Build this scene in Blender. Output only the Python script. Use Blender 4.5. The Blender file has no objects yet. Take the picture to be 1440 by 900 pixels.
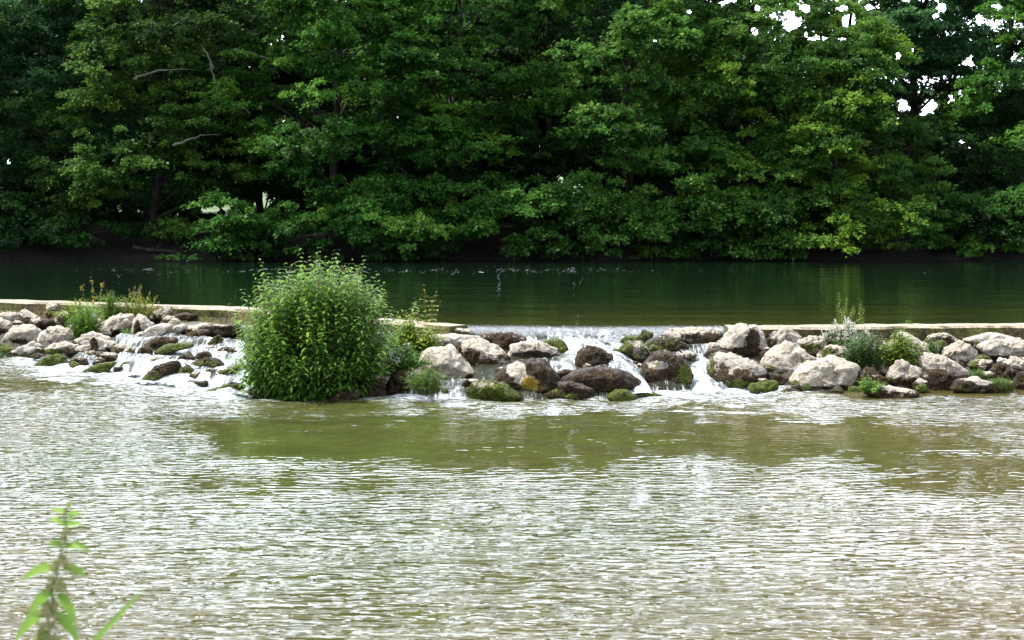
import bpy, bmesh, math, random
import numpy as np
from mathutils import Vector

rng = np.random.default_rng(7)
random.seed(7)
scene = bpy.context.scene
COL = scene.collection
FPX, HROW, CAMZ = 1978.0, 300.0, 1.65          # the lens in photo pixels, horizon row, eye height above the upper river
PITCH = math.atan((450 - HROW) / FPX)
FW = np.array([0, math.cos(PITCH), -math.sin(PITCH)]); UP = np.array([0, math.sin(PITCH), math.cos(PITCH)])
ZLOW = -0.64                                    # level of the lower river; the upper river lies at z = 0

# ------------------------------------------------------------------ helpers
def ray(px, py):
    return FW + np.array([(px - 720) / FPX, 0, 0]) + UP * (450 - py) / FPX
def at_z(px, py, z):
    d = ray(px, py); t = (z - CAMZ) / d[2]; return np.array([d[0] * t, d[1] * t, z])
def at_y(px, py, Y):
    d = ray(px, py); t = Y / d[1]; return np.array([d[0] * t, Y, CAMZ + d[2] * t])
def project(P):
    P = np.asarray(P, float) - np.array([0, 0, CAMZ])
    w = P @ FW
    return 720 + FPX * P[..., 0] / w, 450 - FPX * (P @ UP) / w

def _hash(ix, iy, iz, seed):
    h = (ix * 374761393 + iy * 668265263 + iz * 2147483647 + seed * 974634777) & 0xFFFFFFFF
    h = ((h ^ (h >> 13)) * 1274126177) & 0xFFFFFFFF
    return ((h ^ (h >> 16)) & 0xFFFF) / 65535.0
def vnoise(P, seed=0):
    P = np.asarray(P, float); F = np.floor(P).astype(np.int64); f = P - F; f = f * f * (3 - 2 * f)
    out = 0
    for dx in (0, 1):
        for dy in (0, 1):
            for dz in (0, 1):
                w = (f[:, 0] if dx else 1 - f[:, 0]) * (f[:, 1] if dy else 1 - f[:, 1]) * (f[:, 2] if dz else 1 - f[:, 2])
                out = out + w * _hash(F[:, 0] + dx, F[:, 1] + dy, F[:, 2] + dz, seed)
    return out * 2 - 1
def fbm(P, seed=0, octv=4, gain=0.5):
    a, s, o = 1.0, 1.0, 0
    for k in range(octv):
        o = o + a * vnoise(P * s, seed + k * 17); a *= gain; s *= 2.03
    return o

def mesh(name, V, F, m, parent=None, attrs=None, smooth=True, loc=None):
    """one mesh object out of numpy arrays; F is an (n,k) array of faces or a list"""
    V = np.asarray(V, np.float32)
    me = bpy.data.meshes.new(name)
    if isinstance(F, np.ndarray):
        n, k = F.shape
        me.vertices.add(len(V)); me.vertices.foreach_set('co', V.ravel())
        me.loops.add(n * k); me.loops.foreach_set('vertex_index', F.astype(np.int32).ravel())
        me.polygons.add(n); me.polygons.foreach_set('loop_start', np.arange(0, n * k, k, dtype=np.int32))
        me.update(calc_edges=True)
    else:
        me.from_pydata(V.tolist(), [], F); me.update()
    for an, av in (attrs or {}).items():
        av = np.asarray(av, np.float32)
        a = me.attributes.new(an, 'FLOAT_VECTOR' if av.ndim == 2 else 'FLOAT', 'POINT')
        a.data.foreach_set('vector' if av.ndim == 2 else 'value', av.ravel())
    me.polygons.foreach_set('use_smooth', np.full(len(me.polygons), smooth, bool))
    me.materials.append(m)
    o = bpy.data.objects.new(name, me); COL.objects.link(o)
    if loc is not None: o.location = loc
    if parent: o.parent = parent
    return o
def tag(o, label, cat, group=None):
    o['label'] = label; o['category'] = cat
    if group: o['group'] = group
    return o
def thing(name, label, cat, loc, group=None):
    o = bpy.data.objects.new(name, None); COL.objects.link(o); o.location = loc; o.empty_display_size = 0.2
    return tag(o, label, cat, group)
def struct(name, V, F, m, attrs=None, smooth=True, kind='structure'):
    o = mesh(name, V, F, m, None, attrs, smooth); o['kind'] = kind; return o
def grid(xs, ys):
    X, Y = np.meshgrid(xs, ys); nx, ny = len(xs), len(ys)
    i = np.arange((ny - 1) * nx).reshape(ny - 1, nx)[:, :-1].ravel()
    return X.ravel(), Y.ravel(), np.stack([i, i + 1, i + nx + 1, i + nx], 1)
def sheet_faces(nr, nc):
    i = np.arange((nr - 1) * nc).reshape(nr - 1, nc)[:, :-1].ravel()
    return np.stack([i, i + 1, i + nc + 1, i + nc], 1)
def tube(path, radii, sides=6):
    P = np.asarray(path, float); n = len(P); V = []; F = []
    T = np.gradient(P, axis=0)
    for i in range(n):
        t = T[i] / (np.linalg.norm(T[i]) + 1e-9)
        a = np.cross(t, [0.13, 0.97, 0.21]); a /= np.linalg.norm(a) + 1e-9; b = np.cross(t, a)
        for k in range(sides):
            w = 2 * math.pi * k / sides
            V.append(P[i] + radii[i] * (a * math.cos(w) + b * math.sin(w)))
    for i in range(n - 1):
        for k in range(sides):
            F.append((i * sides + k, i * sides + (k + 1) % sides, (i + 1) * sides + (k + 1) % sides, (i + 1) * sides + k))
    return np.array(V), np.array(F)
class Bag:
    """collects quads of ONE part"""
    def __init__(s): s.V = []; s.F = []; s.n = 0
    def add(s, V, F): s.V.append(V); s.F.append(F + s.n); s.n += len(V)
    def out(s): return np.concatenate(s.V), np.concatenate(s.F)

# ------------------------------------------------------------------ materials
class N:
    def __init__(s, name):
        s.m = bpy.data.materials.new(name); s.m.use_nodes = True
        s.t = s.m.node_tree; s.t.nodes.clear()
        s.o = s.t.nodes.new('ShaderNodeOutputMaterial')
    def n(s, kind, **kw):
        nd = s.t.nodes.new('ShaderNode' + kind)
        for k, v in kw.items():
            if k[0] == '_':
                key = k[1:]; key = int(key) if key.isdigit() else key.replace('__', ' ')
                s.put(nd.inputs[key], v)
            else: setattr(nd, k, v)
        return nd
    def put(s, sock, v):
        if isinstance(v, bpy.types.NodeSocket): s.t.links.new(v, sock)
        elif isinstance(v, bpy.types.Node): s.t.links.new(v.outputs[0], sock)
        else:
            if isinstance(v, tuple) and len(v) == 3 and sock.type == 'RGBA': v = (*v, 1)
            sock.default_value = v
    def math(s, op, a, b=0.0, c=None, clamp=False):
        nd = s.n('Math', operation=op, use_clamp=clamp); s.put(nd.inputs[0], a); s.put(nd.inputs[1], b)
        if c is not None: s.put(nd.inputs[2], c)
        return nd.outputs[0]
    def mix(s, f, a, b):
        nd = s.n('Mix', data_type='RGBA'); s.put(nd.inputs[0], f); s.put(nd.inputs[6], a); s.put(nd.inputs[7], b)
        return nd.outputs[2]
    def ss(s, v, lo, hi):
        nd = s.n('MapRange', interpolation_type='SMOOTHSTEP', _0=v, _1=lo, _2=hi); return nd.outputs[0]
    def attr(s, name, typ='GEOMETRY', out='Fac'):
        nd = s.n('Attribute', attribute_name=name, attribute_type=typ); return nd.outputs[out]
    def noise(s, vec, scale, detail=3.0, rough=0.55, dist=0.0):
        nd = s.n('TexNoise', _Scale=scale, _Detail=detail, _Roughness=rough, _Distortion=dist); s.put(nd.inputs['Vector'], vec)
        return nd.outputs[0]
    def mapping(s, vec, scale=(1, 1, 1), loc=None, rot=None):
        nd = s.n('Mapping'); s.put(nd.inputs[0], vec); nd.inputs['Scale'].default_value = scale
        if loc is not None: s.put(nd.inputs['Location'], loc)
        if rot is not None: nd.inputs['Rotation'].default_value = rot
        return nd.outputs[0]
    def done(s, shader): s.t.links.new(shader if isinstance(shader, bpy.types.NodeSocket) else shader.outputs[0], s.o.inputs[0]); return s.m

def leaf_material(name, dark, light, tip, trans=0.35, rough=0.5):
    """foliage: the attribute 'tone' (young, yellowish growth is high) picks the leaf colour"""
    k = N(name)
    tone = k.attr('tone')
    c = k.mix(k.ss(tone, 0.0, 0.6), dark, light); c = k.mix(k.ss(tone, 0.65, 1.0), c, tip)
    p = k.n('BsdfPrincipled', _Base__Color=c, _Roughness=rough, _IOR=1.4, _Specular__IOR__Level=0.25)
    t = k.n('BsdfTranslucent', _Color=k.mix(0.35, c, tip))
    return k.done(k.n('MixShader', _0=trans, _1=p, _2=t))
def plain_material(name, a, b, scale=6.0, rough=0.8, bump=0.3, stretch=(1, 1, 1)):
    k = N(name); co = k.n('TexCoord').outputs['Object']; v = k.mapping(co, stretch)
    n = k.noise(v, scale, 5.0, 0.6)
    p = k.n('BsdfPrincipled', _Base__Color=k.mix(k.ss(n, 0.3, 0.7), a, b), _Roughness=rough)
    k.put(p.inputs['Normal'], k.n('Bump', _Strength=bump, _Distance=0.02, _Height=k.noise(v, scale * 3, 6.0, 0.65)))
    return k.done(p)

def rock_material():
    k = N('weathered limestone')
    co = k.n('TexCoord'); ob = co.outputs['Object']
    rnd = k.n('ObjectInfo').outputs['Random']
    off = k.n('CombineXYZ', _0=k.math('MULTIPLY', rnd, 37.0), _1=k.math('MULTIPLY', rnd, 91.0), _2=k.math('MULTIPLY', rnd, 53.0))
    v = k.mapping(ob, (1, 1, 1), off.outputs[0])
    n1 = k.noise(v, 3.0, 5.0, 0.62); n2 = k.noise(v, 11.0, 6.0, 0.68); n3 = k.noise(v, 46.0, 4.0, 0.65)
    crust = k.attr('crust'); mossa = k.attr('mossy'); yel = k.attr('ochre')
    pale = k.mix(k.ss(n2, 0.34, 0.68), (0.40, 0.35, 0.28), (0.76, 0.70, 0.61))
    pale = k.mix(k.ss(n1, 0.45, 0.75), pale, (0.60, 0.51, 0.39))
    pale = k.mix(k.math('MULTIPLY', k.ss(n3, 0.52, 0.68), 0.6), pale, (0.16, 0.13, 0.10))
    r2 = k.math('FRACT', k.math('MULTIPLY', rnd, 7.31)); r3 = k.math('FRACT', k.math('MULTIPLY', rnd, 13.7))
    pale = k.mix(k.math('MULTIPLY', r2, 0.5), pale, k.mix(r3, (0.38, 0.37, 0.34), (0.60, 0.50, 0.38)))
    nd = k.n('TexNoise', _Scale=5.0, _Detail=3.0); k.put(nd.inputs['Vector'], v)
    wv = k.n('VectorMath', operation='ADD'); k.put(wv.inputs[0], v); k.put(wv.inputs[1], k.n('VectorMath', operation='SCALE', _0=nd.outputs['Color'], _Scale=0.25).outputs[0])
    vo = k.n('TexVoronoi', feature='DISTANCE_TO_EDGE', _Scale=3.2); k.put(vo.inputs['Vector'], wv.outputs[0])
    crack = k.math('MULTIPLY', k.math('SUBTRACT', 1.0, k.ss(vo.outputs['Distance'], 0.0, 0.035)), k.ss(n1, 0.46, 0.58))
    pale = k.mix(k.math('MULTIPLY', crack, 0.75), pale, (0.10, 0.08, 0.06))
    brown = k.mix(k.ss(n2, 0.36, 0.66), (0.012, 0.008, 0.004), (0.070, 0.044, 0.020))
    brown = k.mix(k.math('MULTIPLY', k.ss(n3, 0.56, 0.70), 0.75), brown, (0.30, 0.22, 0.12))
    mix1 = k.math('ADD', crust, k.math('MULTIPLY', k.math('SUBTRACT', n2, 0.5), 1.5))
    mix1 = k.math('ADD', mix1, k.math('MULTIPLY', k.math('SUBTRACT', n1, 0.5), 0.8))
    mix1 = k.math('ADD', mix1, k.math('MULTIPLY', k.math('SUBTRACT', n3, 0.5), 0.7))
    cf = k.ss(mix1, 0.42, 0.58)
    c = k.mix(cf, pale, brown)
    ym = k.ss(k.math('ADD', yel, k.math('MULTIPLY', k.math('SUBTRACT', n2, 0.5), 1.6)), 0.5, 0.62)
    c = k.mix(ym, c, k.mix(k.ss(n3, 0.4, 0.6), (0.36, 0.23, 0.03), (0.24, 0.19, 0.03)))
    mc = k.mix(k.ss(n3, 0.35, 0.65), (0.030, 0.042, 0.008), (0.135, 0.165, 0.022))
    mf = k.ss(k.math('ADD', mossa, k.math('ADD', k.math('MULTIPLY', k.math('SUBTRACT', n2, 0.5), 1.7), k.math('MULTIPLY', k.math('SUBTRACT', n3, 0.5), 0.8))), 0.46, 0.64)
    c = k.mix(mf, c, mc)
    wet = k.attr('wet', 'OBJECT')
    r = k.math('SUBTRACT', 0.85, k.math('MULTIPLY', k.math('MULTIPLY', wet, cf), 0.45))
    h = k.math('ADD', k.math('MULTIPLY', n2, 0.8), k.math('MULTIPLY', n3, 0.55))
    h = k.math('ADD', h, k.math('SUBTRACT', k.math('MULTIPLY', mf, 0.25), k.math('MULTIPLY', crack, 0.35)))
    p = k.n('BsdfPrincipled', _Base__Color=c, _Roughness=r, _Specular__IOR__Level=0.22)
    k.put(p.inputs['Normal'], k.n('Bump', _Strength=1.0, _Distance=0.07, _Height=h))
    return k.done(p)

def wall_material():
    k = N('old concrete weir'); co = k.n('TexCoord').outputs['Object']
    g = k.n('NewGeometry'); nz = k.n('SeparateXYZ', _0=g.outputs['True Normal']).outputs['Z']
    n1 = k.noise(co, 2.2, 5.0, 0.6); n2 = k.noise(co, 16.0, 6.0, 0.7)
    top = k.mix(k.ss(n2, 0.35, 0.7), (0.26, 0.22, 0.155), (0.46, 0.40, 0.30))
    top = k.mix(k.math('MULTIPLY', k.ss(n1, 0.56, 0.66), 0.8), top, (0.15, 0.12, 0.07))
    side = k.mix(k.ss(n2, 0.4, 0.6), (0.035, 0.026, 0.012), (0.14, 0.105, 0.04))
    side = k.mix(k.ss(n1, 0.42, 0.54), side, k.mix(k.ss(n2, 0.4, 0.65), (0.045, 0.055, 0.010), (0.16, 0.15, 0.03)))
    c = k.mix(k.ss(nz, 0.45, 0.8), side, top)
    p = k.n('BsdfPrincipled', _Base__Color=c, _Roughness=0.85)
    k.put(p.inputs['Normal'], k.n('Bump', _Strength=0.8, _Distance=0.04, _Height=n2))
    return k.done(p)

def water_material(name, upper):
    k = N(name); co = k.n('TexCoord').outputs['Object']
    foam = k.attr('foam'); rip = k.attr('ripple'); sh = k.attr('shallow')
    if upper:
        v = k.mapping(co, (0.55, 1.0, 1.0)); w1 = k.noise(v, 1.1, 2.0, 0.5); w2 = k.noise(v, 4.2, 3.0, 0.55, 0.4)
        h = k.math('ADD', k.math('MULTIPLY', w1, 1.2), k.math('MULTIPLY', w2, 0.45)); dist = 0.05
        nb = k.noise(k.mapping(co, (0.25, 1.2, 1)), 0.8, 3.0)
        body = k.mix(sh, (0.0042, 0.0120, 0.0060), k.mix(k.ss(nb, 0.35, 0.65), (0.026, 0.034, 0.009), (0.056, 0.054, 0.014)))
    else:
        v = k.mapping(co, (0.36, 1.0, 1.0), rot=(0, 0, 0.06)); w1 = k.noise(v, 4.5, 2.0, 0.5); w2 = k.noise(v, 15.5, 1.0, 0.45, 0.6); w3 = k.noise(v, 24.0, 2.0, 0.5, 0.4)
        wb = k.n('TexWave', wave_type='BANDS', bands_direction='Y', _Scale=2.6, _Distortion=7.0, _Detail=2.0, _Detail__Scale=1.1, _Detail__Roughness=0.5)
        k.put(wb.inputs['Vector'], k.mapping(co, (0.5, 1.0, 1.0), rot=(0, 0, -0.10)))
        h = k.math('ADD', k.math('MULTIPLY', w1, 0.5), k.math('ADD', k.math('MULTIPLY', w2, 0.70), k.math('ADD', k.math('MULTIPLY', w3, 0.04), k.math('MULTIPLY', wb.outputs['Fac'], 0.10)))); dist = 0.066
        nb = k.noise(k.mapping(co, (0.35, 0.8, 1)), 0.7, 4.0, 0.6); np_ = k.noise(co, 5.0, 3.0, 0.6)
        body = k.mix(k.math('ADD', sh, k.math('MULTIPLY', k.math('SUBTRACT', nb, 0.5), 1.1), clamp=True), (0.056, 0.070, 0.018), (0.092, 0.073, 0.026))
        body = k.mix(k.math('MULTIPLY', k.ss(np_, 0.45, 0.7), 0.35), body, (0.028, 0.025, 0.010))
    p = k.n('BsdfPrincipled', _Base__Color=body, _Roughness=0.02, _IOR=1.333)
    k.put(p.inputs['Normal'], k.n('Bump', _Strength=rip, _Distance=dist, _Height=h))
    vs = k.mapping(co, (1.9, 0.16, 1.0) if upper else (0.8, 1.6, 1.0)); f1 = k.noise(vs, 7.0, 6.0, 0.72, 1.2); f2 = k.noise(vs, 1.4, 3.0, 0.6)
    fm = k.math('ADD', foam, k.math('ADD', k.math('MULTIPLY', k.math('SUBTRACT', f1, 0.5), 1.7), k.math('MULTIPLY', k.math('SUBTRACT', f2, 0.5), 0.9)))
    ff = k.math('MULTIPLY', k.ss(fm, 0.57 if upper else 0.45, 0.72 if upper else 1.0), k.ss(foam, 0.02, 0.2))  # on the upper river these white flecks are painted glints
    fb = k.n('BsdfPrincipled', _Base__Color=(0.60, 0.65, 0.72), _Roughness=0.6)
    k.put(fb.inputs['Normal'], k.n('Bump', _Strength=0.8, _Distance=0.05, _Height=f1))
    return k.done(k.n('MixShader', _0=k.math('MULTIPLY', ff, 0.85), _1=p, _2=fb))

def flow_material():
    """water running over stone: streaks of white along the flow, clear between them"""
    k = N('running water'); fl = k.attr('flow', out='Vector'); foam = k.attr('foam')
    v = k.mapping(fl, (1.0, 0.16, 1.0)); s1 = k.noise(v, 16.0, 4.0, 0.65, 0.6); s2 = k.noise(v, 55.0, 3.0, 0.6)
    s3 = k.noise(fl, 5.0, 3.0, 0.6, 0.5)
    fm = k.math('ADD', foam, k.math('ADD', k.math('MULTIPLY', k.math('SUBTRACT', s1, 0.5), 1.7), k.math('ADD', k.math('MULTIPLY', k.math('SUBTRACT', s2, 0.5), 0.9), k.math('MULTIPLY', k.math('SUBTRACT', s3, 0.5), 0.8))))
    ff = k.ss(fm, 0.35, 0.95)
    bump = k.n('Bump', _Strength=0.7, _Distance=0.03, _Height=k.math('ADD', s1, k.math('MULTIPLY', s2, 0.4)))
    clear = k.n('BsdfPrincipled', _Base__Color=(0.055, 0.060, 0.035), _Roughness=0.06, _IOR=1.333); k.put(clear.inputs['Normal'], bump)
    tr = k.n('BsdfTransparent', _Color=(0.80, 0.86, 0.80))
    cl = k.n('MixShader', _0=0.45, _1=clear, _2=tr)
    wb = k.n('BsdfPrincipled', _Base__Color=(0.64, 0.69, 0.74), _Roughness=0.35); k.put(wb.inputs['Normal'], bump)
    return k.done(k.n('MixShader', _0=k.math('MULTIPLY', ff, 0.95), _1=cl, _2=wb))

def ground_material():
    k = N('earth and grass'); co = k.n('TexCoord').outputs['Object']
    n1 = k.noise(co, 0.7, 5.0, 0.6); n2 = k.noise(co, 9.0, 5.0, 0.65); g = k.attr('grass')
    earth = k.mix(k.ss(n2, 0.35, 0.65), (0.005, 0.004, 0.003), (0.020, 0.015, 0.009))
    grass = k.mix(k.ss(n2, 0.3, 0.7), (0.035, 0.075, 0.014), (0.090, 0.150, 0.035)); grass = k.mix(k.ss(n1, 0.4, 0.7), grass, (0.12, 0.16, 0.05))
    p = k.n('BsdfPrincipled', _Base__Color=k.mix(g, earth, grass), _Roughness=0.9)
    k.put(p.inputs['Normal'], k.n('Bump', _Strength=0.8, _Distance=0.08, _Height=n2))
    return k.done(p)

M_ROCK = rock_material(); M_WALL = wall_material()
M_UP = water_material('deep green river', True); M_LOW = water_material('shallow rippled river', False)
M_FLOW = flow_material(); M_GROUND = ground_material()
M_RUBBLE = plain_material('wet dark rubble', (0.008, 0.006, 0.004), (0.045, 0.034, 0.020), 7.0, 0.7, 1.0)
M_BARK = plain_material('grey brown bark', (0.018, 0.014, 0.011), (0.060, 0.050, 0.040), 5.0, 0.9, 0.8, (1, 1, 0.3))
M_PALEBARK = plain_material('pale bare branch', (0.16, 0.14, 0.11), (0.34, 0.31, 0.26), 8.0, 0.85, 0.5)
M_DEAD = plain_material('dead twig', (0.06, 0.04, 0.035), (0.15, 0.11, 0.095), 8.0, 0.9, 0.4)
M_STEM = plain_material('green stem', (0.06, 0.09, 0.025), (0.12, 0.12, 0.045), 12.0, 0.6, 0.2)
M_REDSTEM = plain_material('reddish stem', (0.13, 0.06, 0.035), (0.20, 0.11, 0.06), 12.0, 0.7, 0.2)
M_BRONZE = plain_material('faded flower heads', (0.20, 0.13, 0.09), (0.34, 0.22, 0.17), 30.0, 0.8, 0.2)
M_CREAM = plain_material('cream blossom', (0.62, 0.62, 0.50), (0.75, 0.74, 0.66), 30.0, 0.7, 0.1)
M_YELLOW = plain_material('yellow blossom', (0.42, 0.36, 0.05), (0.55, 0.46, 0.10), 30.0, 0.7, 0.1)

# ------------------------------------------------------------------ lines of the weir (photo columns -> world)
CX = [-500, 0, 345, 655, 830, 1035, 1440, 1900];  CY = [407, 421, 432, 457, 459, 458, 454.5, 450]
FX = [-500, 0, 60, 130, 200, 345, 480, 600, 720, 900, 1000, 1100, 1200, 1300, 1440, 1900]
FY = [480, 502, 512, 522, 536, 556, 563, 558, 560, 558, 550, 550, 552, 553, 551, 545]
def crest_row(px): return np.interp(px, CX, CY)
def foot_row(px): return np.interp(px, FX, FY)
def apron_top(px):
    """the upper edge of the rubble, at the foot of the downstream face of the weir wall"""
    C = at_z(px, crest_row(px) + 1, 0.0); C = C * ((C[1] - 0.50) / C[1]); C[2] = -0.13
    return C
def apron(px, py):
    """the point of the sloping rubble apron that a photo pixel shows"""
    C = apron_top(px); F = at_z(px, foot_row(px), ZLOW)
    lo, hi = -0.8, 1.3
    for _ in range(40):
        s = (lo + hi) / 2; P = C + (F - C) * s
        if project(P)[1] < py: lo = s
        else: hi = s
    return C + (F - C) * (lo + hi) / 2
PXS = np.linspace(-700, 2100, 561)
CREST = np.array([at_z(p, crest_row(p) + 1, 0.0) for p in PXS]); FOOT = np.array([at_z(p, foot_row(p), ZLOW) for p in PXS])
def crest_y(x): return np.interp(x, CREST[:, 0], CREST[:, 1])
def foot_y(x): return np.interp(x, FOOT[:, 0], FOOT[:, 1])
# ------------------------------------------------------------------ the ground: one sheet from the near bank to the horizon
def ground_z(x, y):
    c = crest_y(x); f = foot_y(x)
    z = np.interp(y, [-60, 4.3, 5.6, 7.0, 400], [0.0, 0.0, -0.95, -1.15, -1.15])
    u = np.clip((y - f + 0.5) / np.maximum(c - f + 0.2, 0.3), 0, 1)
    z = np.where(y > f - 0.5, -1.15 + u * 0.85, z)
    z = np.where(y > c + 0.2, -0.30 - np.clip((y - c - 0.2) / 6, 0, 1) * 1.3, z)
    far = np.interp(y, [47, 49.6, 50.3, 51.6, 54, 62, 80, 120, 200, 500], [-1.6, -0.25, 0.28, 0.75, 0.95, 1.1, 1.75, 4.2, 8, 14])
    z = np.where(y > 47, far, z)
    P = np.stack([x * 0.6, y * 0.6, x * 0], 1)
    z = z + np.where(y > 49.4, 0.22, np.where(y < 5, 0.06, 0.03)) * fbm(P, 3, 4)
    return z
gx = np.unique(np.concatenate([np.linspace(-400, -40, 25), np.linspace(-40, 40, 161), np.linspace(40, 400, 25)]))
gy = np.unique(np.concatenate([np.linspace(-60, 3, 12), np.linspace(3, 8, 26), np.linspace(8, 16, 9), np.linspace(16, 32, 81), np.linspace(32, 47, 8), np.linspace(47, 56, 46), np.linspace(56, 90, 30), np.linspace(90, 500, 22)]))
X, Y, Fc = grid(gx, gy)
gr = np.where(Y > 56, np.clip((Y - 56) / 12, 0, 1), 0); gr = np.where(Y < 5, 0.7, gr)
struct('ground', np.stack([X, Y, ground_z(X, Y)], 1), Fc, M_GROUND, {'grass': gr})

# ------------------------------------------------------------------ lower river
lx = np.unique(np.concatenate([np.linspace(-60, -10, 26), np.linspace(-10, 9.5, 260), np.linspace(9.5, 60, 26)]))
ly = np.unique(np.concatenate([np.linspace(4.9, 15, 60), np.linspace(15, 26, 200), np.linspace(26, 30, 5)]))
X, Y, Fc = grid(lx, ly)
PX, PY = project(np.stack([X, Y, X * 0 + ZLOW], 1))
d = PY - foot_row(PX)                                               # how far out from the foot of the weir
wgt = np.interp(PX, [-300, 0, 60, 330, 400, 470, 560, 640, 720, 790, 880, 1060, 1150, 1210, 1300], [.5, .72, 1., 1., .72, .45, .9, .85, .55, .9, 1.05, 1.05, .75, .3, .05])
Ld = np.interp(PX, [0, 200, 345, 420, 520, 700, 900, 1050, 1200], [24, 32, 36, 18, 13, 14, 17, 19, 12])
foam = wgt * np.where(d < 0, 1.0, np.exp(-(np.maximum(d, 0) / Ld) ** 1.3)) * 0.80
drift = np.exp(-((PY - (foot_row(PX) + 30)) / 26) ** 2) * np.interp(PX, [0, 150, 380, 600, 800, 1000, 1180, 1250], [.30, .40, .42, .36, .30, .40, .30, 0])
foam = np.maximum(foam, drift)
trail = fbm(np.stack([X * 0.30, Y * 2.3 + 0.25 * np.sin(X * 0.9), X * 0], 1), 67, 3)      # lines of drifting foam
foam = np.maximum(foam, 0.34 * np.clip((trail - 0.35) * 3, 0, 1) * np.clip(1 - (PY - 590) / 190, 0, 1) * (PX < 1250))
# current lanes: lively ripples and slick water alternate downstream
P2 = np.stack([X * 0.16, Y * 0.42, X * 0], 1); lanes = fbm(P2, 21, 3)
wav = 24 * fbm(np.stack([PX / 90, PY / 30, PX * 0], 1), 23, 3)
sst = lambda v, a, b: (lambda t: t * t * (3 - 2 * t))(np.clip((v - a) / (b - a), 0, 1))
slick = sst(PY + wav, 570, 586) * (1 - sst(PY + wav + (PX - 400) * 0.085, 652, 752)) * sst(PX + wav * 4, 200, 400) * (1 - sst(PX + wav * 6, 1080, 1440))
brown = np.exp(-(((PX - 1330) / 200) ** 2 + ((PY - 665 - (PX - 1330) * 0.10 + wav) / 48) ** 2))
lane2 = np.exp(-((PY + wav - 770 - (PX - 700) * 0.05) / 26) ** 2) * sst(PX, 500, 1000)
rip = np.clip(0.86 + 0.55 * lanes - 0.80 * slick - 0.62 * brown - 0.30 * lane2, 0.15, 1.25) * np.interp(PY, [540, 600, 690, 780, 900], [.58, .55, .66, .84, .98])
shal = np.clip(np.interp(PX, [0, 500, 900, 1440], [.45, .30, .42, .95]) + np.interp(PY, [560, 640, 760, 900], [-.1, -.28, .0, .28]), 0, 1)
churn = np.exp(-np.maximum(d, 0) / 22) * wgt
Z = ZLOW + churn * 0.05 * fbm(np.stack([X * 2.2, Y * 3.2, X * 0], 1), 5, 4) + 0.012 * fbm(np.stack([X * 0.9, Y * 1.6, X * 0], 1), 9, 3)
struct('lower_river', np.stack([X, Y, Z], 1), Fc, M_LOW, {'foam': foam, 'ripple': rip, 'shallow': shal})

# ------------------------------------------------------------------ upper river: from the crest of the weir to the far bank
sel = np.arange(0, 561, 2)
vv = np.concatenate([np.linspace(0, 0.18, 22), np.linspace(0.2, 1, 30)])
V = np.zeros((len(vv), len(sel), 3))
for j, i in enumerate(sel):
    c = CREST[i]; fx = c[0] * (54.0 / c[1])
    V[:, j, 0] = c[0] + (fx - c[0]) * vv; V[:, j, 1] = c[1] + (54.0 - c[1]) * vv
V = V.reshape(-1, 3)
PX, PY = project(V); dd = V[:, 1] - crest_y(V[:, 0])
sh = np.exp(-np.maximum(dd, 0) / 3.6) * np.interp(PX, [-100, 300, 620, 760, 1440], [.10, .15, .6, 1.0, .9])
band = np.exp(-((V[:, 1] - 40.5) / 3.6) ** 2) * np.interp(PX, [0, 200, 500, 760, 1000, 1200, 1440], [.45, .8, .9, .9, .65, .55, .5])  # where sky glints off the ripples are painted as white flecks
fl = fbm(np.stack([V[:, 0] * .3, V[:, 1] * .8, V[:, 0] * 0], 1), 31, 3)
struct('upper_river', V, sheet_faces(len(vv), len(sel)), M_UP, {'foam': band * 0.46, 'ripple': np.clip(0.38 + 0.15 * fl + 0.35 * band, .04, 1), 'shallow': sh})  # foam carries only the painted sky glints here

# ------------------------------------------------------------------ rubble bed under the boulders, and the water running over it
def apron_sheet(p0, p1, np_, ns, s0, s1):
    """grid between crest (s=0) and foot (s=1) over photo columns p0..p1"""
    ps = np.linspace(p0, p1, np_); S = np.linspace(s0, s1, ns)
    C = np.array([apron_top(p) for p in ps]); F = np.array([at_z(p, foot_row(p), ZLOW) for p in ps])
    K = np.array([at_z(p, crest_row(p) + 1, 0.0) for p in ps])
    V = C[None] + (F - C)[None] * np.maximum(S, 0)[:, None, None] + (K * 1.006 - C)[None] * np.clip(-S / 0.3, 0, 1)[:, None, None]
    V[..., 2] = np.where(S[:, None] < 0, -0.13 + 0.135 * np.sin(np.clip(-S / 0.3, 0, 1) * math.pi / 2)[:, None] ** 0.8, V[..., 2])
    return V.reshape(-1, 3), np.tile(ps, ns), np.repeat(S, np_), sheet_faces(ns, np_)
V, P_, S_, Fc = apron_sheet(-420, 1820, 420, 60, 0.02, 1.12)
n = fbm(V * 2.6, 41, 4); b = np.abs(vnoise(V * 4.5, 44))
over = np.exp(-((P_ - 790) / 120) ** 4) + np.exp(-((P_ - 955) / 60) ** 4) + np.exp(-((P_ - 290) / 90) ** 4)
V[:, 2] += 0.10 * n + 0.16 * b - 0.15 + 0.05 * fbm(V * 9.0, 47, 3) - 0.10 * np.clip(over, 0, 1) - 0.12 * np.clip(1 - S_ / 0.12, 0, 1)
struct('rubble_bed', V, Fc, M_RUBBLE)

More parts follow.
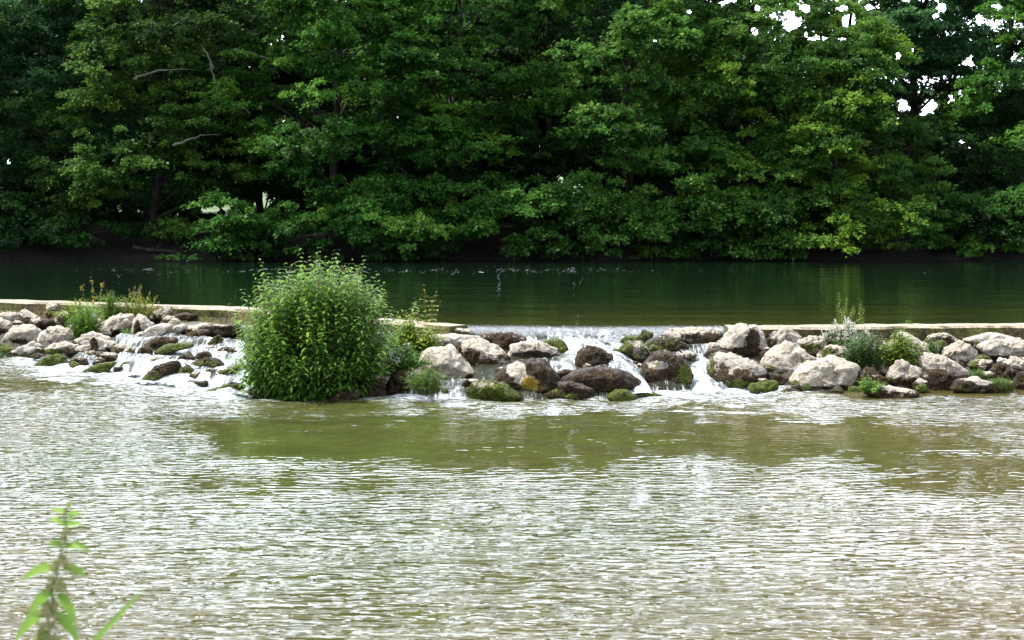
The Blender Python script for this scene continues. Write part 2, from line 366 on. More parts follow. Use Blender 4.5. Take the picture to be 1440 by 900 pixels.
def flow_sheet(name, p0, p1, s0, s1, lift, foam_of, seed, np_=150, ns=70, step=0.05):
    V, P_, S_, Fc = apron_sheet(p0, p1, np_, ns, s0, s1)
    e = np.minimum((P_ - p0), (p1 - P_)) / 25.0; edge = np.clip(e, 0, 1)
    terr = np.sin(S_ * 17 + vnoise(V * 1.4, seed) * 3.0) * step
    V[:, 2] += np.where(S_ < 0, 0.01, lift) + terr * np.clip(S_ * 4, 0, 1) + 0.035 * fbm(V * 5.0, seed + 3, 3) * np.clip(S_ * 3, 0.03, 1) - (1 - edge) ** 2 * 0.22 * np.clip(S_ * 3, 0, 1)
    flow = np.stack([V[:, 0] * 1.0, S_ * 2.4, V[:, 2] * 0], 1)
    return struct(name, V, Fc, M_FLOW, {'flow': flow, 'foam': foam_of(P_, S_) * (0.7 + 0.3 * edge)})
flow_sheet('overflow_water', 650, 1034, -0.30, 1.06, -0.005, lambda p, s: np.interp(s, [-.3, -.12, 0, .1, .3, .6, 1.], [.16, .34, .46, .50, .44, .42, .56]) * np.interp(p, [650, 700, 755, 775, 840, 880, 930, 975, 990, 1030], [.40, .3, .45, 1.0, 1.0, .8, .65, .8, 1.3, 1.2]), 51)
flow_sheet('rapids_water', 150, 372, 0.40, 1.05, 0.02, lambda p, s: np.interp(s, [.4, .55, .75, 1.], [.44, .56, .64, .70]), 61, 130, 60, 0.05)
flow_sheet('side_channel', 560, 672, 0.72, 1.06, 0.03, lambda p, s: 0.26 + 0.25 * s ** 4, 66, 50, 24, 0.02)
flow_sheet('trickling_water', 88, 160, 0.80, 1.05, 0.03, lambda p, s: np.interp(s, [.8, 1.], [.30, .72]), 68, 40, 20, 0.02)
# still side pool between the weir wall and the ledge
ps = np.linspace(226, 420, 60); rows = [crest_row(ps) + 9, crest_row(ps) + 14, crest_row(ps) + 20, ps * 0 + 461, ps * 0 + 462]
V = np.concatenate([[at_z(a, b, -0.20) for a, b in zip(ps, rw)] for rw in rows]); V[-60:, 2] -= 0.3
V[:240, 2] += 0.01 * fbm(V[:240] * 4, 71, 3)
struct('side_pool', V, sheet_faces(5, 60), M_LOW, {'foam': np.full(len(V), 0.12), 'ripple': np.full(len(V), 0.9), 'shallow': np.full(len(V), 0.2)})

def chute(name, pts, foam, seed, thick=0.05, bow=0.35):
    """a tongue of falling water: (px, py, width px, metres in front of the apron) from lip to foot"""
    n, m = 40, 22
    k = np.array(pts, float); t = np.linspace(0, 1, len(k)); tt = np.linspace(0, 1, n)
    px, py, w, o = [np.interp(tt, t, k[:, i]) for i in range(4)]
    for a in (px, py, w, o):                                        # ease the corners of the path
        for _ in range(3): a[1:-1] = (a[:-2] + 2 * a[1:-1] + a[2:]) / 4
    V = np.zeros((n, m, 3)); fl = np.zeros((n, m, 3)); L = 0; prev = None
    for i in range(n):
        A = apron(px[i], py[i]); P = at_y(px[i], py[i], A[1] - o[i]); ww = w[i] / FPX * P[1]
        if prev is not None: L += np.linalg.norm(P - prev)
        prev = P
        u = np.linspace(-1, 1, m)
        V[i, :, 0] = P[0] + u * ww / 2; V[i, :, 1] = P[1] + (u ** 2) * ww * bow; V[i, :, 2] = P[2] - (u ** 2) * ww * 0.12
        fl[i, :, 0] = u * ww / 2 + seed; fl[i, :, 1] = L
    V = V.reshape(-1, 3); fl = fl.reshape(-1, 3)
    V += 0.018 * fbm(np.stack([fl[:, 0] * 9, fl[:, 1] * 3.0, fl[:, 0] * 0], 1), int(seed), 3)[:, None] * np.array([0.2, -1, 0.4])
    u = np.tile(np.linspace(-1, 1, m), n); tv = np.repeat(tt, m)
    f = np.interp(tv, np.linspace(0, 1, len(foam)), foam) + 0.12 * np.abs(u) ** 3
    return struct(name, V, sheet_faces(n, m), M_FLOW, {'flow': fl, 'foam': f})
chute('waterfall', [(836, 476, 26, .16), (852, 487, 40, .34), (873, 505, 42, .44), (891, 528, 30, .42), (904, 552, 30, .30)], (.42, .58, .56, .8), 3)
chute('waterfall', [(900, 463, 30, .05), (925, 474, 52, .20), (945, 484, 54, .28), (962, 494, 44, .26), (976, 506, 36, .15)], (.45, .42, .46, .62), 7)
chute('waterfall', [(984, 497, 40, .05), (986, 506, 34, .12), (988, 520, 34, .20), (993, 538, 44, .22), (1000, 556, 58, .20)], (.78, .70, .70, 1.0), 11)
chute('waterfall', [(800, 468, 44, .02), (806, 484, 40, .10), (800, 500, 38, .12), (796, 516, 34, .12), (786, 528, 22, .05)], (.80, .86, .80, .70), 15)
chute('waterfall', [(742, 467, 20, .02), (745, 474, 18, .06), (746, 486, 16, .06)], (.55, .6, .6), 19)
chute('waterfall', [(866, 465, 74, .0), (862, 473, 84, .12), (858, 481, 80, .16), (854, 489, 60, .14)], (.45, .40, .45, .8), 23, bow=0.10)
chute('waterfall', [(190, 489, 10, .02), (192, 497, 9, .08), (191, 506, 9, .08)], (.7, .75, .8), 27)
chute('waterfall', [(222, 499, 26, .0), (212, 508, 32, .08), (203, 517, 36, .10), (192, 527, 46, .08)], (.80, .85, .85, .95), 31)
chute('waterfall', [(309, 480, 30, .0), (309, 491, 32, .10), (307, 503, 34, .12), (300, 514, 30, .06)], (.6, .55, .6, .8), 35)
chute('waterfall', [(119, 498, 22, .0), (116, 507, 24, .08), (110, 517, 30, .06)], (.5, .6, .9), 39)

# ------------------------------------------------------------------ the weir walls
def weir_wall(label, pts, z_top, width, z_bot, seed):
    """pts: photo columns along the upstream edge of the coping"""
    n = 150; ps = np.linspace(pts[0], pts[1], n)
    A = np.array([at_z(p, crest_row(p) - 0.5, z_top) for p in ps])
    T = np.gradient(A, axis=0); T /= np.linalg.norm(T, axis=1)[:, None]; Nn = np.stack([T[:, 1], -T[:, 0], T[:, 0] * 0], 1)
    q = ps * 0.016
    j = lambda s, a: a * fbm(np.stack([q * 2.2, q * 0 + s, q * 0], 1), seed, 4)
    prof = [(-0.02, z_bot), (-0.02, z_top - 0.03), (0.0, z_top), (width * 0.5, z_top + 0.005), (width - 0.04, z_top - 0.005), (width, z_top - 0.04), (width - 0.01, z_top - 0.16), (width + 0.03, z_top - 0.3), (width + 0.05, z_bot)]
    R = []
    for s, (o, z) in enumerate(prof):
        P = A + Nn * (o + j(s, 0.022 if o > 0.1 else 0.008))[:, None]; P[:, 2] = z + j(s + 9, 0.009) * (z > z_bot); R.append(P)
    V = np.concatenate(R); F = [tuple(f) for f in sheet_faces(len(prof), n)]
    F += [tuple(k * n for k in range(len(prof)))[::-1], tuple(k * n + n - 1 for k in range(len(prof)))]
    o = mesh('weir_wall', V, F, M_WALL)
    for p in o.data.polygons: p.use_smooth = False
    return tag(o, label, 'wall', 'low walls of the weir')
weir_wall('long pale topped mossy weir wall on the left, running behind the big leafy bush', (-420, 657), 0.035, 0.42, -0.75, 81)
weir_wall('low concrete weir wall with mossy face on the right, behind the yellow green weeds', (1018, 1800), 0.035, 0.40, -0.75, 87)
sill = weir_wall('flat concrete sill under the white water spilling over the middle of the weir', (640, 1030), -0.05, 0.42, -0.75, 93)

# ------------------------------------------------------------------ boulders: outline in photo pixels, how pale, how mossy, how wet, spots
bm = bmesh.new(); bmesh.ops.create_icosphere(bm, subdivisions=5, radius=1.0)
ICO_V = np.array([v.co[:] for v in bm.verts]); ICO_F = np.array([[v.index for v in f.verts] for f in bm.faces]); bm.free()
bm = bmesh.new(); bmesh.ops.create_icosphere(bm, subdivisions=4, radius=1.0)
ICO4_V = np.array([v.co[:] for v in bm.verts]); ICO4_F = np.array([[v.index for v in f.verts] for f in bm.faces]); bm.free()
def boulder(i, poly, pale, moss, wet, label, spots=(), depth=1.0, back=0.0, name='boulder', fwd=0.0):
    r = np.random.default_rng(1000 + i)
    poly = np.array(poly, float); cen = poly.mean(0)
    A = apron(cen[0], min(cen[1] + 3, foot_row(cen[0]) - 1)); D = A[1] + back - fwd
    W = np.array([at_y(p[0], p[1], D) for p in poly])[:, [0, 2]]
    c = (W.max(0) + W.min(0)) / 2 * 0.5 + W.mean(0) * 0.5
    rel = W - c; ang = np.arctan2(rel[:, 1], rel[:, 0]); 
    th = np.linspace(-math.pi, math.pi, 241)
    R = np.zeros_like(th); m = len(rel)
    for a in range(m):                                              # distance from the centre to the outline at every angle
        p, q = rel[a], rel[(a + 1) % m]; e = q - p
        den = np.cos(th) * e[1] - np.sin(th) * e[0]; den = np.where(np.abs(den) < 1e-9, 1e-9, den)
        t = (p[0] * e[1] - p[1] * e[0]) / den; s = (p[0] * np.sin(th) - p[1] * np.cos(th)) / den
        ok = (t > 0) & (s >= -1e-6) & (s <= 1 + 1e-6); R = np.maximum(R, np.where(ok, t, 0))
    hw, hh = (W.max(0) - W.min(0)) / 2
    R = np.where(R <= 0, min(hw, hh), R) * 1.07
    R = np.convolve(np.concatenate([R[-4:-1], R, R[1:4]]), np.ones(7) / 7, 'valid')
    T = depth * (0.35 * hw + 0.55 * hh)
    big = hw * hh > 0.02
    U, Fc = (ICO_V, ICO_F) if big else (ICO4_V, ICO4_F)
    rad = np.ones(len(U))
    for k in range(14):                                              # flat broken faces
        nrm = r.normal(size=3); nrm[1] = -abs(nrm[1]) * 1.2 if k < 9 else nrm[1]; nrm /= np.linalg.norm(nrm)
        if abs(nrm[1]) < 0.35: continue
        dd_ = r.uniform(0.60, 0.90); dot = U @ nrm
        lim = np.where(dot > 1e-3, dd_ / np.maximum(dot, 1e-3), 9.0); rad = np.minimum(rad, lim)
    rho = np.hypot(U[:, 0], U[:, 2]); tht = np.arctan2(U[:, 2], U[:, 0])
    Rr = np.interp(tht, th, R)
    edge = rho ** 0.72
    P = np.stack([np.cos(tht) * Rr * edge, np.sign(U[:, 1]) * np.abs(U[:, 1]) ** 0.85 * T, np.sin(tht) * Rr * edge], 1)
    keep = 0.22 + 0.78 * (1 - rho ** 2.5)                             # the broken faces spare the outline
    P *= (1 - (1 - rad) * keep)[:, None]
    s = max(min(hw, hh), 0.05); off = r.uniform(-50, 50, 3)
    nd = 0.07 * s * fbm(P / s * 1.3 + off, i, 3) + 0.028 * fbm(P * 9 + off, i + 5, 4) * min(1, s / 0.15) + 0.016 * fbm(P * 26 + off, i + 9, 3) * min(1, s / 0.12)
    P += U * nd[:, None]
    P += np.array([0, 0.0, 0])
    G = P + np.array([c[0], D, c[1]])
    px, py = project(G)
    crust = np.full(len(P), 1 - pale); mossy = np.full(len(P), moss * 0.85); ochre = np.zeros(len(P))
    low = np.clip((0.16 - (G[:, 2] - (ZLOW + 0.02))) / 0.2, 0, 1)    # the wet band the river leaves at its level
    crust += low * 0.9; mossy += low * 0.28
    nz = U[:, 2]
    crust += np.clip(-nz - 0.05, 0, 1) * 0.65 * (0.25 if pale > 0.9 else 1)   # darker undersides, paler tops
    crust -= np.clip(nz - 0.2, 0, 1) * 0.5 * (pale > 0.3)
    for (sx, sy, rx, ry, kind, amt) in spots:
        wv = np.clip(1.35 - np.hypot((px - sx) / rx, (py - sy) / ry), 0, 1) * amt
        if kind == 'p': crust -= wv
        elif kind == 'b': crust += wv
        elif kind == 'm': mossy += wv
        else: ochre += wv
    o = mesh(name, P, Fc, M_ROCK, None, {'crust': crust, 'mossy': mossy, 'ochre': ochre}, True, (c[0], D, c[1]))
    o['wet'] = float(wet)
    return tag(o, label, 'boulder' if name == 'boulder' else 'stone', 'stones of the rubble weir')
ROCKS = [
# ---- left bank of rubble
([(-14,447),(0,442),(12,439),(28,441),(30,450),(14,457),(-6,455)], .75, .3, .2, 'flat greyish stone at the left edge, just below the mossy weir wall', [], 1, .1),
([(-16,452),(0,448),(10,452),(16,461),(12,474),(-4,477),(-16,470)], .70, .35, .2, 'lichen grey boulder cut by the left edge, above the mossy bank stone', [(-2,470,14,8,'b',.8)]),
([(-14,484),(2,483),(12,485),(20,492),(10,505),(-4,508),(-16,502)], .25, .9, .5, 'yellow mossy stone at the waterline in the left corner of the rubble', []),
([(12,468),(20,460),(32,456),(45,459),(57,467),(52,479),(36,484),(15,485),(5,480)], 1.05, .0, .1, 'smooth white boulder with a grey lower half, left of the biggest pale oval boulder', [(28,480,30,6,'b',.55)]),
([(27,444),(35,436),(45,443),(58,448),(69,450),(72,457),(65,463),(54,465),(40,457),(29,452)], .35, .1, .3, 'ragged brown slab with white crust, leaning above the smooth white boulder', [(37,440,8,5,'p',.9),(50,450,6,4,'p',.6)]),
([(66,434),(70,428),(80,424),(89,427),(88,436),(82,447),(72,450),(65,443)], .55, .15, .2, 'pale topped stone with a dark hollow face, touching the weir wall beside yellow weeds', [(78,430,11,5,'p',.9),(77,443,9,7,'b',1)]),
([(52,479),(57,469),(69,461),(81,460),(97,463),(107,472),(112,478),(98,483),(80,486),(60,487)], 1.15, .1, .1, 'biggest pale oval boulder below the leftmost green weeds', [(98,480,16,5,'m',.6),(65,486,16,4,'o',.4)]),
([(8,499),(18,492),(32,488),(46,489),(52,495),(40,504),(25,507),(12,506)], .85, .3, .2, 'low pinkish stone with a green fringe at the left waterline', [(38,502,16,4,'m',.8)]),
([(61,492),(74,483),(91,481),(99,485),(92,492),(75,499),(63,498)], 1.0, .35, .2, 'small pale stone with a bright moss skirt, just below the biggest pale oval boulder', [(76,496,20,5,'m',.9)]),
([(103,489),(112,475),(124,468),(138,469),(152,474),(158,482),(150,489),(130,491),(114,492)], 1.1, .1, .1, 'white pointed boulder below the green weeds, right of the biggest pale oval boulder', [(118,489,18,4,'o',.6)]),
([(128,478),(134,474),(148,478),(160,482),(168,486),(160,493),(145,498),(132,494)], .55, .2, .4, 'pale wedge with a brown broken left face, in front of the white pointed boulder', [(131,485,6,10,'b',1),(150,482,14,5,'p',.6)], 1, 0, 'boulder', .08),
([(46,516),(58,506),(76,498),(90,502),(96,512),(86,519),(66,521),(50,520)], .35, .9, .6, 'low moss covered stone standing alone in the first riffle at left', [(80,501,9,3,'p',.9)]),
([(134,495),(148,495),(166,499),(176,505),(166,514),(150,511),(138,503)], .25, .35, .6, 'rusty brown stone above the small trickle in the left rubble', [(152,498,14,3,'p',.5)]),
([(117,521),(127,515),(145,511),(162,509),(152,523),(130,528),(119,527)], .25, .9, .7, 'low mossy stone in foam beneath the rusty brown stone', []),
([(78,448),(92,438),(105,441),(111,455),(100,461),(85,462),(76,457)], .6, .1, .2, 'speckled grey stone half hidden behind the leftmost green weeds', [(95,443,8,4,'p',.6)]),
([(92,462),(104,455),(112,458),(110,467),(98,468)], 1.1, 0, .1, 'small white stone tucked under the leftmost green weeds', []),
([(128,462),(135,456),(144,457),(146,463),(138,468),(129,468)], .85, .1, .2, 'small pale cobble beside the leftmost green weeds, right of their foot', [(142,464,5,5,'b',.7)]),
([(147,462),(156,447),(170,441),(186,443),(190,458),(184,474),(166,477),(150,472)], .75, .2, .2, 'large grey stone spotted with lichen under the second green weed', [(165,468,17,5,'b',.9),(178,464,7,7,'m',.7)]),
([(183,478),(187,453),(194,441),(205,446),(215,457),(206,466),(191,478)], .85, .0, .2, 'upright pale stone with a brown stripe below the grassy dock', [(193,460,5,14,'b',1.0)]),
([(208,453),(217,438),(231,431),(241,436),(239,449),(225,456)], .55, .15, .3, 'grey brown stone against the weir wall, right of the grassy dock', []),
([(238,437),(252,433),(268,434),(270,440),(252,443),(240,443)], .3, .7, .4, 'flat mossy stone at the foot of the left weir wall beside the side pool', []),
([(166,485),(180,479),(200,467),(216,459),(230,456),(244,457),(241,463),(226,475),(205,484),(186,489),(172,489)], 1.25, 0, .1, 'long sloping cream slab, largest bare slab of the left rubble', []),
([(203,480),(228,465),(254,456),(263,459),(250,471),(230,478),(210,483)], 1.05, .05, .1, 'second cream slab lying parallel behind the brown row of ledge stones', [(220,474,14,3,'b',.4)]),
([(236,453),(245,447),(252,451),(253,459),(246,461),(237,459)], .7, .1, .2, 'round pale cobble standing at the top of the long cream slab', []),
([(252,468),(268,459),(288,455),(306,457),(302,469),(282,474),(262,475)], .35, .15, .5, 'brown ledge stone holding back the side pool, left of the square brown block', []),
([(288,471),(290,458),(310,455),(335,456),(338,468),(326,471),(305,473)], .15, .15, .6, 'square brown ledge block at the side pool, nearest the big bush', [(310,457,22,2,'p',.4)]),
([(203,486),(214,476),(234,474),(249,477),(242,489),(222,497),(205,496)], .20, .25, .6, 'dark brown crusted stone below the long cream slab', []),
([(216,496),(234,486),(254,482),(276,484),(264,490),(242,495),(226,499)], .2, 1.0, .6, 'green mossy stone stretched along the upper edge of the left rapids', []),
([(191,502),(197,490),(206,486),(215,492),(214,501),(202,505)], .05, .1, .9, 'wet black stone beside the small trickle at left', []),
([(256,475),(268,467),(280,463),(294,465),(293,471),(276,475),(262,478)], .25, .4, .6, 'brown mossy stone just below the ledge stones of the side pool', []),
([(199,536),(205,527),(221,516),(239,508),(252,507),(256,516),(246,527),(228,535),(210,541)], .12, .35, .7, 'long red brown mossy boulder lying in the middle of the left rapids', [(207,534,10,5,'m',.7)], 1, 0, 'boulder', .1),
([(247,508),(254,500),(265,496),(273,504),(271,513),(258,515)], .2, .55, .7, 'round brown stone at the upper end of the long red brown boulder', []),
([(272,503),(279,496),(291,494),(299,500),(292,507),(279,506)], .25, .2, .7, 'small reddish rock behind the mossy rapids stones, right of the round brown stone', []),
([(264,517),(273,508),(290,503),(308,506),(314,514),(297,518),(278,519)], .15, .65, .7, 'brown green stone between the white runs of the left rapids', []),
([(252,523),(262,515),(272,519),(270,531),(258,534)], .2, .7, .7, 'small mossy knob below the brown green stone in the rapids', []),
([(289,486),(297,477),(308,471),(313,478),(306,487),(295,490)], .3, .7, .6, 'mossy rock standing up in the rapids near the top white run', []),
([(302,496),(312,487),(320,490),(318,500),(308,504)], .3, .3, .9, 'wet grey stone under the thin fall beside the big bush', []),
([(294,533),(310,522),(325,515),(337,514),(337,525),(321,531),(305,537)], .2, 1.0, .6, 'yellow mossy rock at the left foot of the big bush', []),
([(265,541),(275,536),(290,536),(292,543),(274,545)], .05, .2, .9, 'small dark stone awash below the left rapids', []),
([(283,552),(303,545),(325,538),(345,543),(337,549),(312,557),(292,558)], .15, .7, .7, 'long flat mossy stone awash, nearest the water at the left foot of the big bush', []),
([(164,517),(175,510),(191,507),(187,516),(172,521)], .2, 1.0, .6, 'bright green moss pad beside the foam below the trickle', []),
([(171,498),(179,488),(190,490),(191,502),(181,508),(172,504)], .35, .55, .5, 'brown mossy cobble on the left bank of the trickle', []),
([(107,505),(119,495),(131,493),(134,498),(119,503)], .8, .5, .4, 'thin yellowish stone at the head of the first small fall', []),
([(316,497),(325,489),(334,494),(325,502)], .05, .4, .9, 'small dark stone against the left side of the big bush', []),
([(33,487),(48,480),(61,487),(50,493),(37,492)], .6, .2, .3, 'greyish cobble wedged between the two pale boulders at far left', []),
([(41,501),(54,496),(64,500),(50,505)], .05, .2, .9, 'small dark wet stone in the riffle at far left', []),
([(206,470),(214,463),(222,464),(216,472)], .9, 0, .1, 'small pale fragment lying on the edge of the long cream slab', []),
([(240,445),(258,440),(278,443),(270,449),(248,450)], .3, .3, .8, 'flat wet stone rising out of the side pool', []),
# ---- around and right of the bush
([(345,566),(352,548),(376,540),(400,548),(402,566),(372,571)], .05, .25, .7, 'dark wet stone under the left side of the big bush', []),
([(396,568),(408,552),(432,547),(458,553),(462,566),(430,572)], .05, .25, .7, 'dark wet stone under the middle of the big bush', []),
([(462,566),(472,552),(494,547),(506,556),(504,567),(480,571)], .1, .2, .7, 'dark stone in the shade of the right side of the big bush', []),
([(498,567),(507,545),(519,532),(532,526),(539,535),(542,556),(531,564),(510,569)], .22, .1, .4, 'brown wedge shaped rock right of the foot of the big bush', [(530,532,7,9,'p',.35)]),
([(541,557),(545,535),(559,523),(580,519),(598,518),(602,536),(591,552),(576,560),(555,563)], .22, .15, .5, 'brown boulder with a fine grass tuft hanging over its right side', [(585,524,15,6,'p',.35)]),
([(588,514),(594,496),(609,490),(634,490),(648,504),(661,517),(674,528),(670,537),(642,543),(623,541),(604,522)], 1.1, .0, .3, 'broad pale boulder between the hanging grass tuft and the tall leaning rock', [(668,530,14,8,'b',.8),(625,540,30,7,'b',.9),(607,520,8,7,'b',.5)], 1.1, 0, 'boulder', .1),
([(588,483),(599,473),(628,471),(660,471),(681,475),(692,482),(672,489),(640,489),(613,485)], 1.25, 0, .1, 'flat bleached slab behind the broad pale boulder, brightest slab of the middle', []),
([(636,497),(642,487),(652,486),(658,500),(656,511),(645,507)], .15, .1, .5, 'dark brown stone jammed behind the broad pale boulder', []),
([(651,487),(660,478),(676,478),(696,488),(713,500),(716,511),(701,522),(690,534),(675,535),(661,516),(654,500)], .45, .15, .3, 'tall leaning rock with a pale upper edge right of the broad pale boulder', [(686,486,26,7,'p',.9),(664,498,9,13,'b',.5),(672,520,8,10,'o',.25)], 1.1, 0, 'boulder', .12),
([(674,471),(698,468),(726,470),(741,478),(733,489),(712,501),(698,496),(688,482)], .3, .15, .5, 'brown stone under the lip of the weir behind the tall leaning rock', []),
([(716,497),(719,487),(735,481),(757,481),(779,490),(784,501),(771,509),(750,512),(726,511),(718,504)], .7, .15, .5, 'orange and white stone left of the frothing gap', [(745,484,26,5,'p',.7),(752,501,28,7,'b',.9),(723,492,6,5,'o',.5)], 1, 0, 'boulder', .12),
([(764,483),(778,477),(792,480),(801,494),(805,503),(796,508),(780,497)], .15, 1.1, .6, 'bright mossy rock splashed by the frothing gap', []),
([(693,538),(703,521),(720,513),(740,508),(762,509),(781,524),(790,540),(787,553),(770,558),(750,560),(733,557),(716,547)], .10, .05, .6, 'big black speckled boulder with a white and yellow patch on its face', [(726,520,13,10,'p',1.5),(736,535,15,9,'p',.6),(745,541,15,13,'o',1.1),(741,552,10,6,'m',.7)], 1.1, 0, 'boulder', .2),
([(656,549),(667,538),(681,536),(701,540),(722,549),(738,559),(720,564),(690,565),(664,564)], .45, .75, .7, 'low mossy boulder awash in front of the black speckled boulder', [(679,541,11,5,'p',.8),(705,548,20,6,'m',.5)], 1, 0, 'boulder', .15),
([(813,512),(816,496),(828,487),(841,489),(857,500),(870,516),(851,524),(829,522)], .12, .2, .7, 'dark rounded boulder in the middle of the falls, highest of the dark group', [], 1, 0, 'boulder', .16),
([(783,546),(794,530),(815,521),(841,517),(872,520),(894,532),(896,546),(880,552),(850,552),(818,550)], .10, .12, .7, 'long dark brown boulder at the water below the falls', [], 1, 0, 'boulder', .24),
([(783,557),(789,540),(805,537),(831,548),(834,556),(815,562),(794,564)], .15, .2, .7, 'dark pitted stone at the waterline left of the long dark brown boulder', [(800,556,14,4,'m',.5)], 1, 0, 'boulder', .26),
([(777,528),(792,518),(809,521),(807,531),(790,534)], .15, .15, .7, 'small dark crusted stone at the foot of the frothing gap', [], 1, 0, 'stone', .22),
([(817,519),(823,511),(831,513),(833,522),(824,525)], .35, .5, .6, 'grey green knob leaning on the dark rounded boulder', [], 1, 0, 'stone', .3),
([(850,557),(864,548),(880,548),(897,558),(886,564),(861,566)], .15, .95, .7, 'low mossy yellow stone awash below the long dark brown boulder', [], 1, 0, 'boulder', .15),
([(903,556),(914,551),(932,556),(923,562),(907,561)], .2, 1.0, .7, 'flat green stone nearly drowned in foam below the square mossy boulder', [], 1, 0, 'stone', .1),
([(871,491),(884,482),(901,482),(914,492),(918,506),(906,517),(895,514),(884,501)], .3, .6, .6, 'brown boulder with moss on its face right of the curving fall', [(880,488,9,6,'m',.5),(900,486,12,5,'p',.3)], 1, 0, 'boulder', .14),
([(903,532),(908,512),(920,499),(936,494),(952,501),(967,512),(975,526),(976,541),(960,548),(935,547),(911,541)], .2, .1, .6, 'square boulder with an orange scar and bright moss on its right', [(926,514,15,6,'p',.8),(922,512,10,5,'o',.5),(964,526,13,17,'m',1.0)], 1.05, 0, 'boulder', .22),
([(871,481),(881,472),(896,473),(902,480),(889,486)], .15, 1.0, .8, 'green mossy hump in the lip of the middle fall', [], 1, 0, 'stone', .08),
([(896,473),(906,465),(918,469),(919,477),(904,479)], .2, .8, .8, 'small mossy hump near the crest, right of the green hump in the lip', [], 1, 0, 'stone', .08),
([(901,492),(918,478),(940,474),(962,484),(970,500),(956,512),(930,502)], .3, .5, .9, 'drowned round boulder under the glassy fall', [], 1, 0, 'boulder', .02),
([(911,492),(920,484),(929,491),(923,502)], .1, .9, .8, 'dark green stone between the mossy faced boulder and the glassy fall', [], 1, 0, 'stone', .16),
([(933,471),(944,463),(974,462),(1000,463),(1015,468),(1012,481),(1000,492),(985,492),(964,483),(945,476)], .45, .2, .4, 'tan brown boulder under the crest right of the glassy fall', [(955,470,18,6,'o',.35),(985,478,25,10,'b',.3)], 1, 0, 'boulder', .06),
([(955,501),(966,494),(979,499),(976,507),(960,508)], .4, .3, .9, 'wet grey stone at the head of the straight white fall', [], 1, 0, 'stone', .1),
([(596,466),(612,461),(632,462),(640,470),(622,475),(602,474)], .2, .8, .4, 'flat mossy stone under the tip of the left weir wall, above the bleached slab', [], 1.2, 0, 'stone', .08),
([(630,470),(642,462),(660,463),(668,470),(656,476),(638,476)], .35, .4, .4, 'brown stone at the blunt end of the left weir wall', [], 1.2, 0, 'stone', .08),
# ---- right bank of rubble
([(999,495),(1014,476),(1034,460),(1050,455),(1062,459),(1073,475),(1077,490),(1069,504),(1050,508),(1030,505),(1011,501)], .62, .05, .2, 'tall pyramid shaped boulder with a pale ridge, rising to the right weir wall', [(1036,468,13,13,'p',.9),(1058,476,12,22,'b',.45),(1035,498,38,8,'b',.6)], 1.1, .05),
([(989,502),(997,490),(1014,492),(1040,500),(1053,508),(1030,512),(1004,507)], .12, .1, .6, 'dark brown slab wedged below the pyramid shaped boulder', [], 1, 0, 'boulder', .05),
([(997,517),(1002,500),(1014,496),(1035,502),(1060,509),(1076,518),(1078,527),(1071,537),(1055,550),(1030,552),(1007,542),(998,530)], .42, .2, .5, 'big brown boulder with tan crust and mossy foot right of the straight white fall', [(1015,503,12,6,'p',.5),(1070,520,8,6,'p',.7),(1040,512,20,6,'p',.3),(1025,538,28,9,'b',.6),(1040,540,24,8,'m',.5),(1001,515,4,14,'m',.8)], 1.1, 0, 'boulder', .16),
([(1062,547),(1078,535),(1095,537),(1094,547),(1075,553)], .1, 1.3, .4, 'lime green mossy hump at the water, below the white angular boulder', [], 1, 0, 'stone', .14),
([(1072,509),(1079,500),(1094,489),(1106,479),(1118,481),(1131,495),(1147,506),(1131,517),(1110,527),(1090,530),(1077,521)], 1.2, .05, .1, 'white angular boulder standing on one corner, in front of the pyramid shaped boulder', [(1130,508,22,8,'m',.45),(1095,525,16,5,'o',.5),(1135,512,12,6,'b',.5)], 1.0, 0, 'boulder', .08),
([(1077,474),(1084,464),(1100,459),(1111,461),(1126,475),(1121,484),(1105,483),(1090,492),(1079,490)], .8, .1, .2, 'rough grey stone behind the white angular boulder', [(1085,484,8,8,'b',.6)]),
([(1108,462),(1128,459),(1145,467),(1152,475),(1135,478),(1119,477)], 1.1, 0, .1, 'smooth pale stone touching the right weir wall', [(1113,463,6,4,'b',.8)]),
([(1121,480),(1138,474),(1160,475),(1164,483),(1156,497),(1144,502),(1126,491)], .9, .35, .2, 'pale stone with olive lichen, left of the grey green weeds', [(1140,490,15,6,'m',.6),(1130,488,8,6,'b',.5)]),
([(1111,541),(1119,525),(1135,512),(1155,506),(1166,503),(1190,509),(1201,512),(1203,536),(1199,549),(1180,552),(1154,547),(1129,546)], 1.2, 0, .2, 'big cream block with a flat sloping top at the water, largest of the right bank', [(1118,540,9,6,'m',.9),(1150,548,24,4,'b',1.0),(1183,546,12,5,'b',.6)], 1.1, 0, 'boulder', .12),
([(1150,502),(1157,490),(1171,485),(1187,491),(1202,507),(1186,511),(1164,505)], .75, .4, .2, 'pale stone with a green mossy cap under the grey green weeds', [(1163,495,10,6,'m',.7),(1185,503,12,6,'b',.4)]),
([(1214,514),(1226,502),(1241,504),(1258,512),(1253,524),(1240,530),(1224,522)], .8, 0, .2, 'pinkish stone below the grey green weeds', [(1220,512,6,5,'o',.5),(1240,510,10,5,'b',.2)], 1, 0, 'boulder', .05),
([(1249,526),(1261,510),(1269,507),(1281,514),(1294,521),(1298,533),(1286,547),(1264,547),(1251,536)], .72, .05, .2, 'knobbly grey stone right of the pinkish stone', [(1270,542,24,7,'b',.8)], 1, 0, 'boulder', .06),
([(1213,553),(1230,546),(1250,544),(1276,547),(1294,553),(1281,560),(1240,561)], 1.0, .1, .4, 'low flat grey stone half sunk in the shallows on the right', [], 1, 0, 'stone', .3),
([(1199,543),(1208,522),(1224,516),(1241,529),(1252,541),(1246,550),(1214,550)], .3, .35, .3, 'brown earthy rock with a leafy sprig at its foot', [], 1, .02),
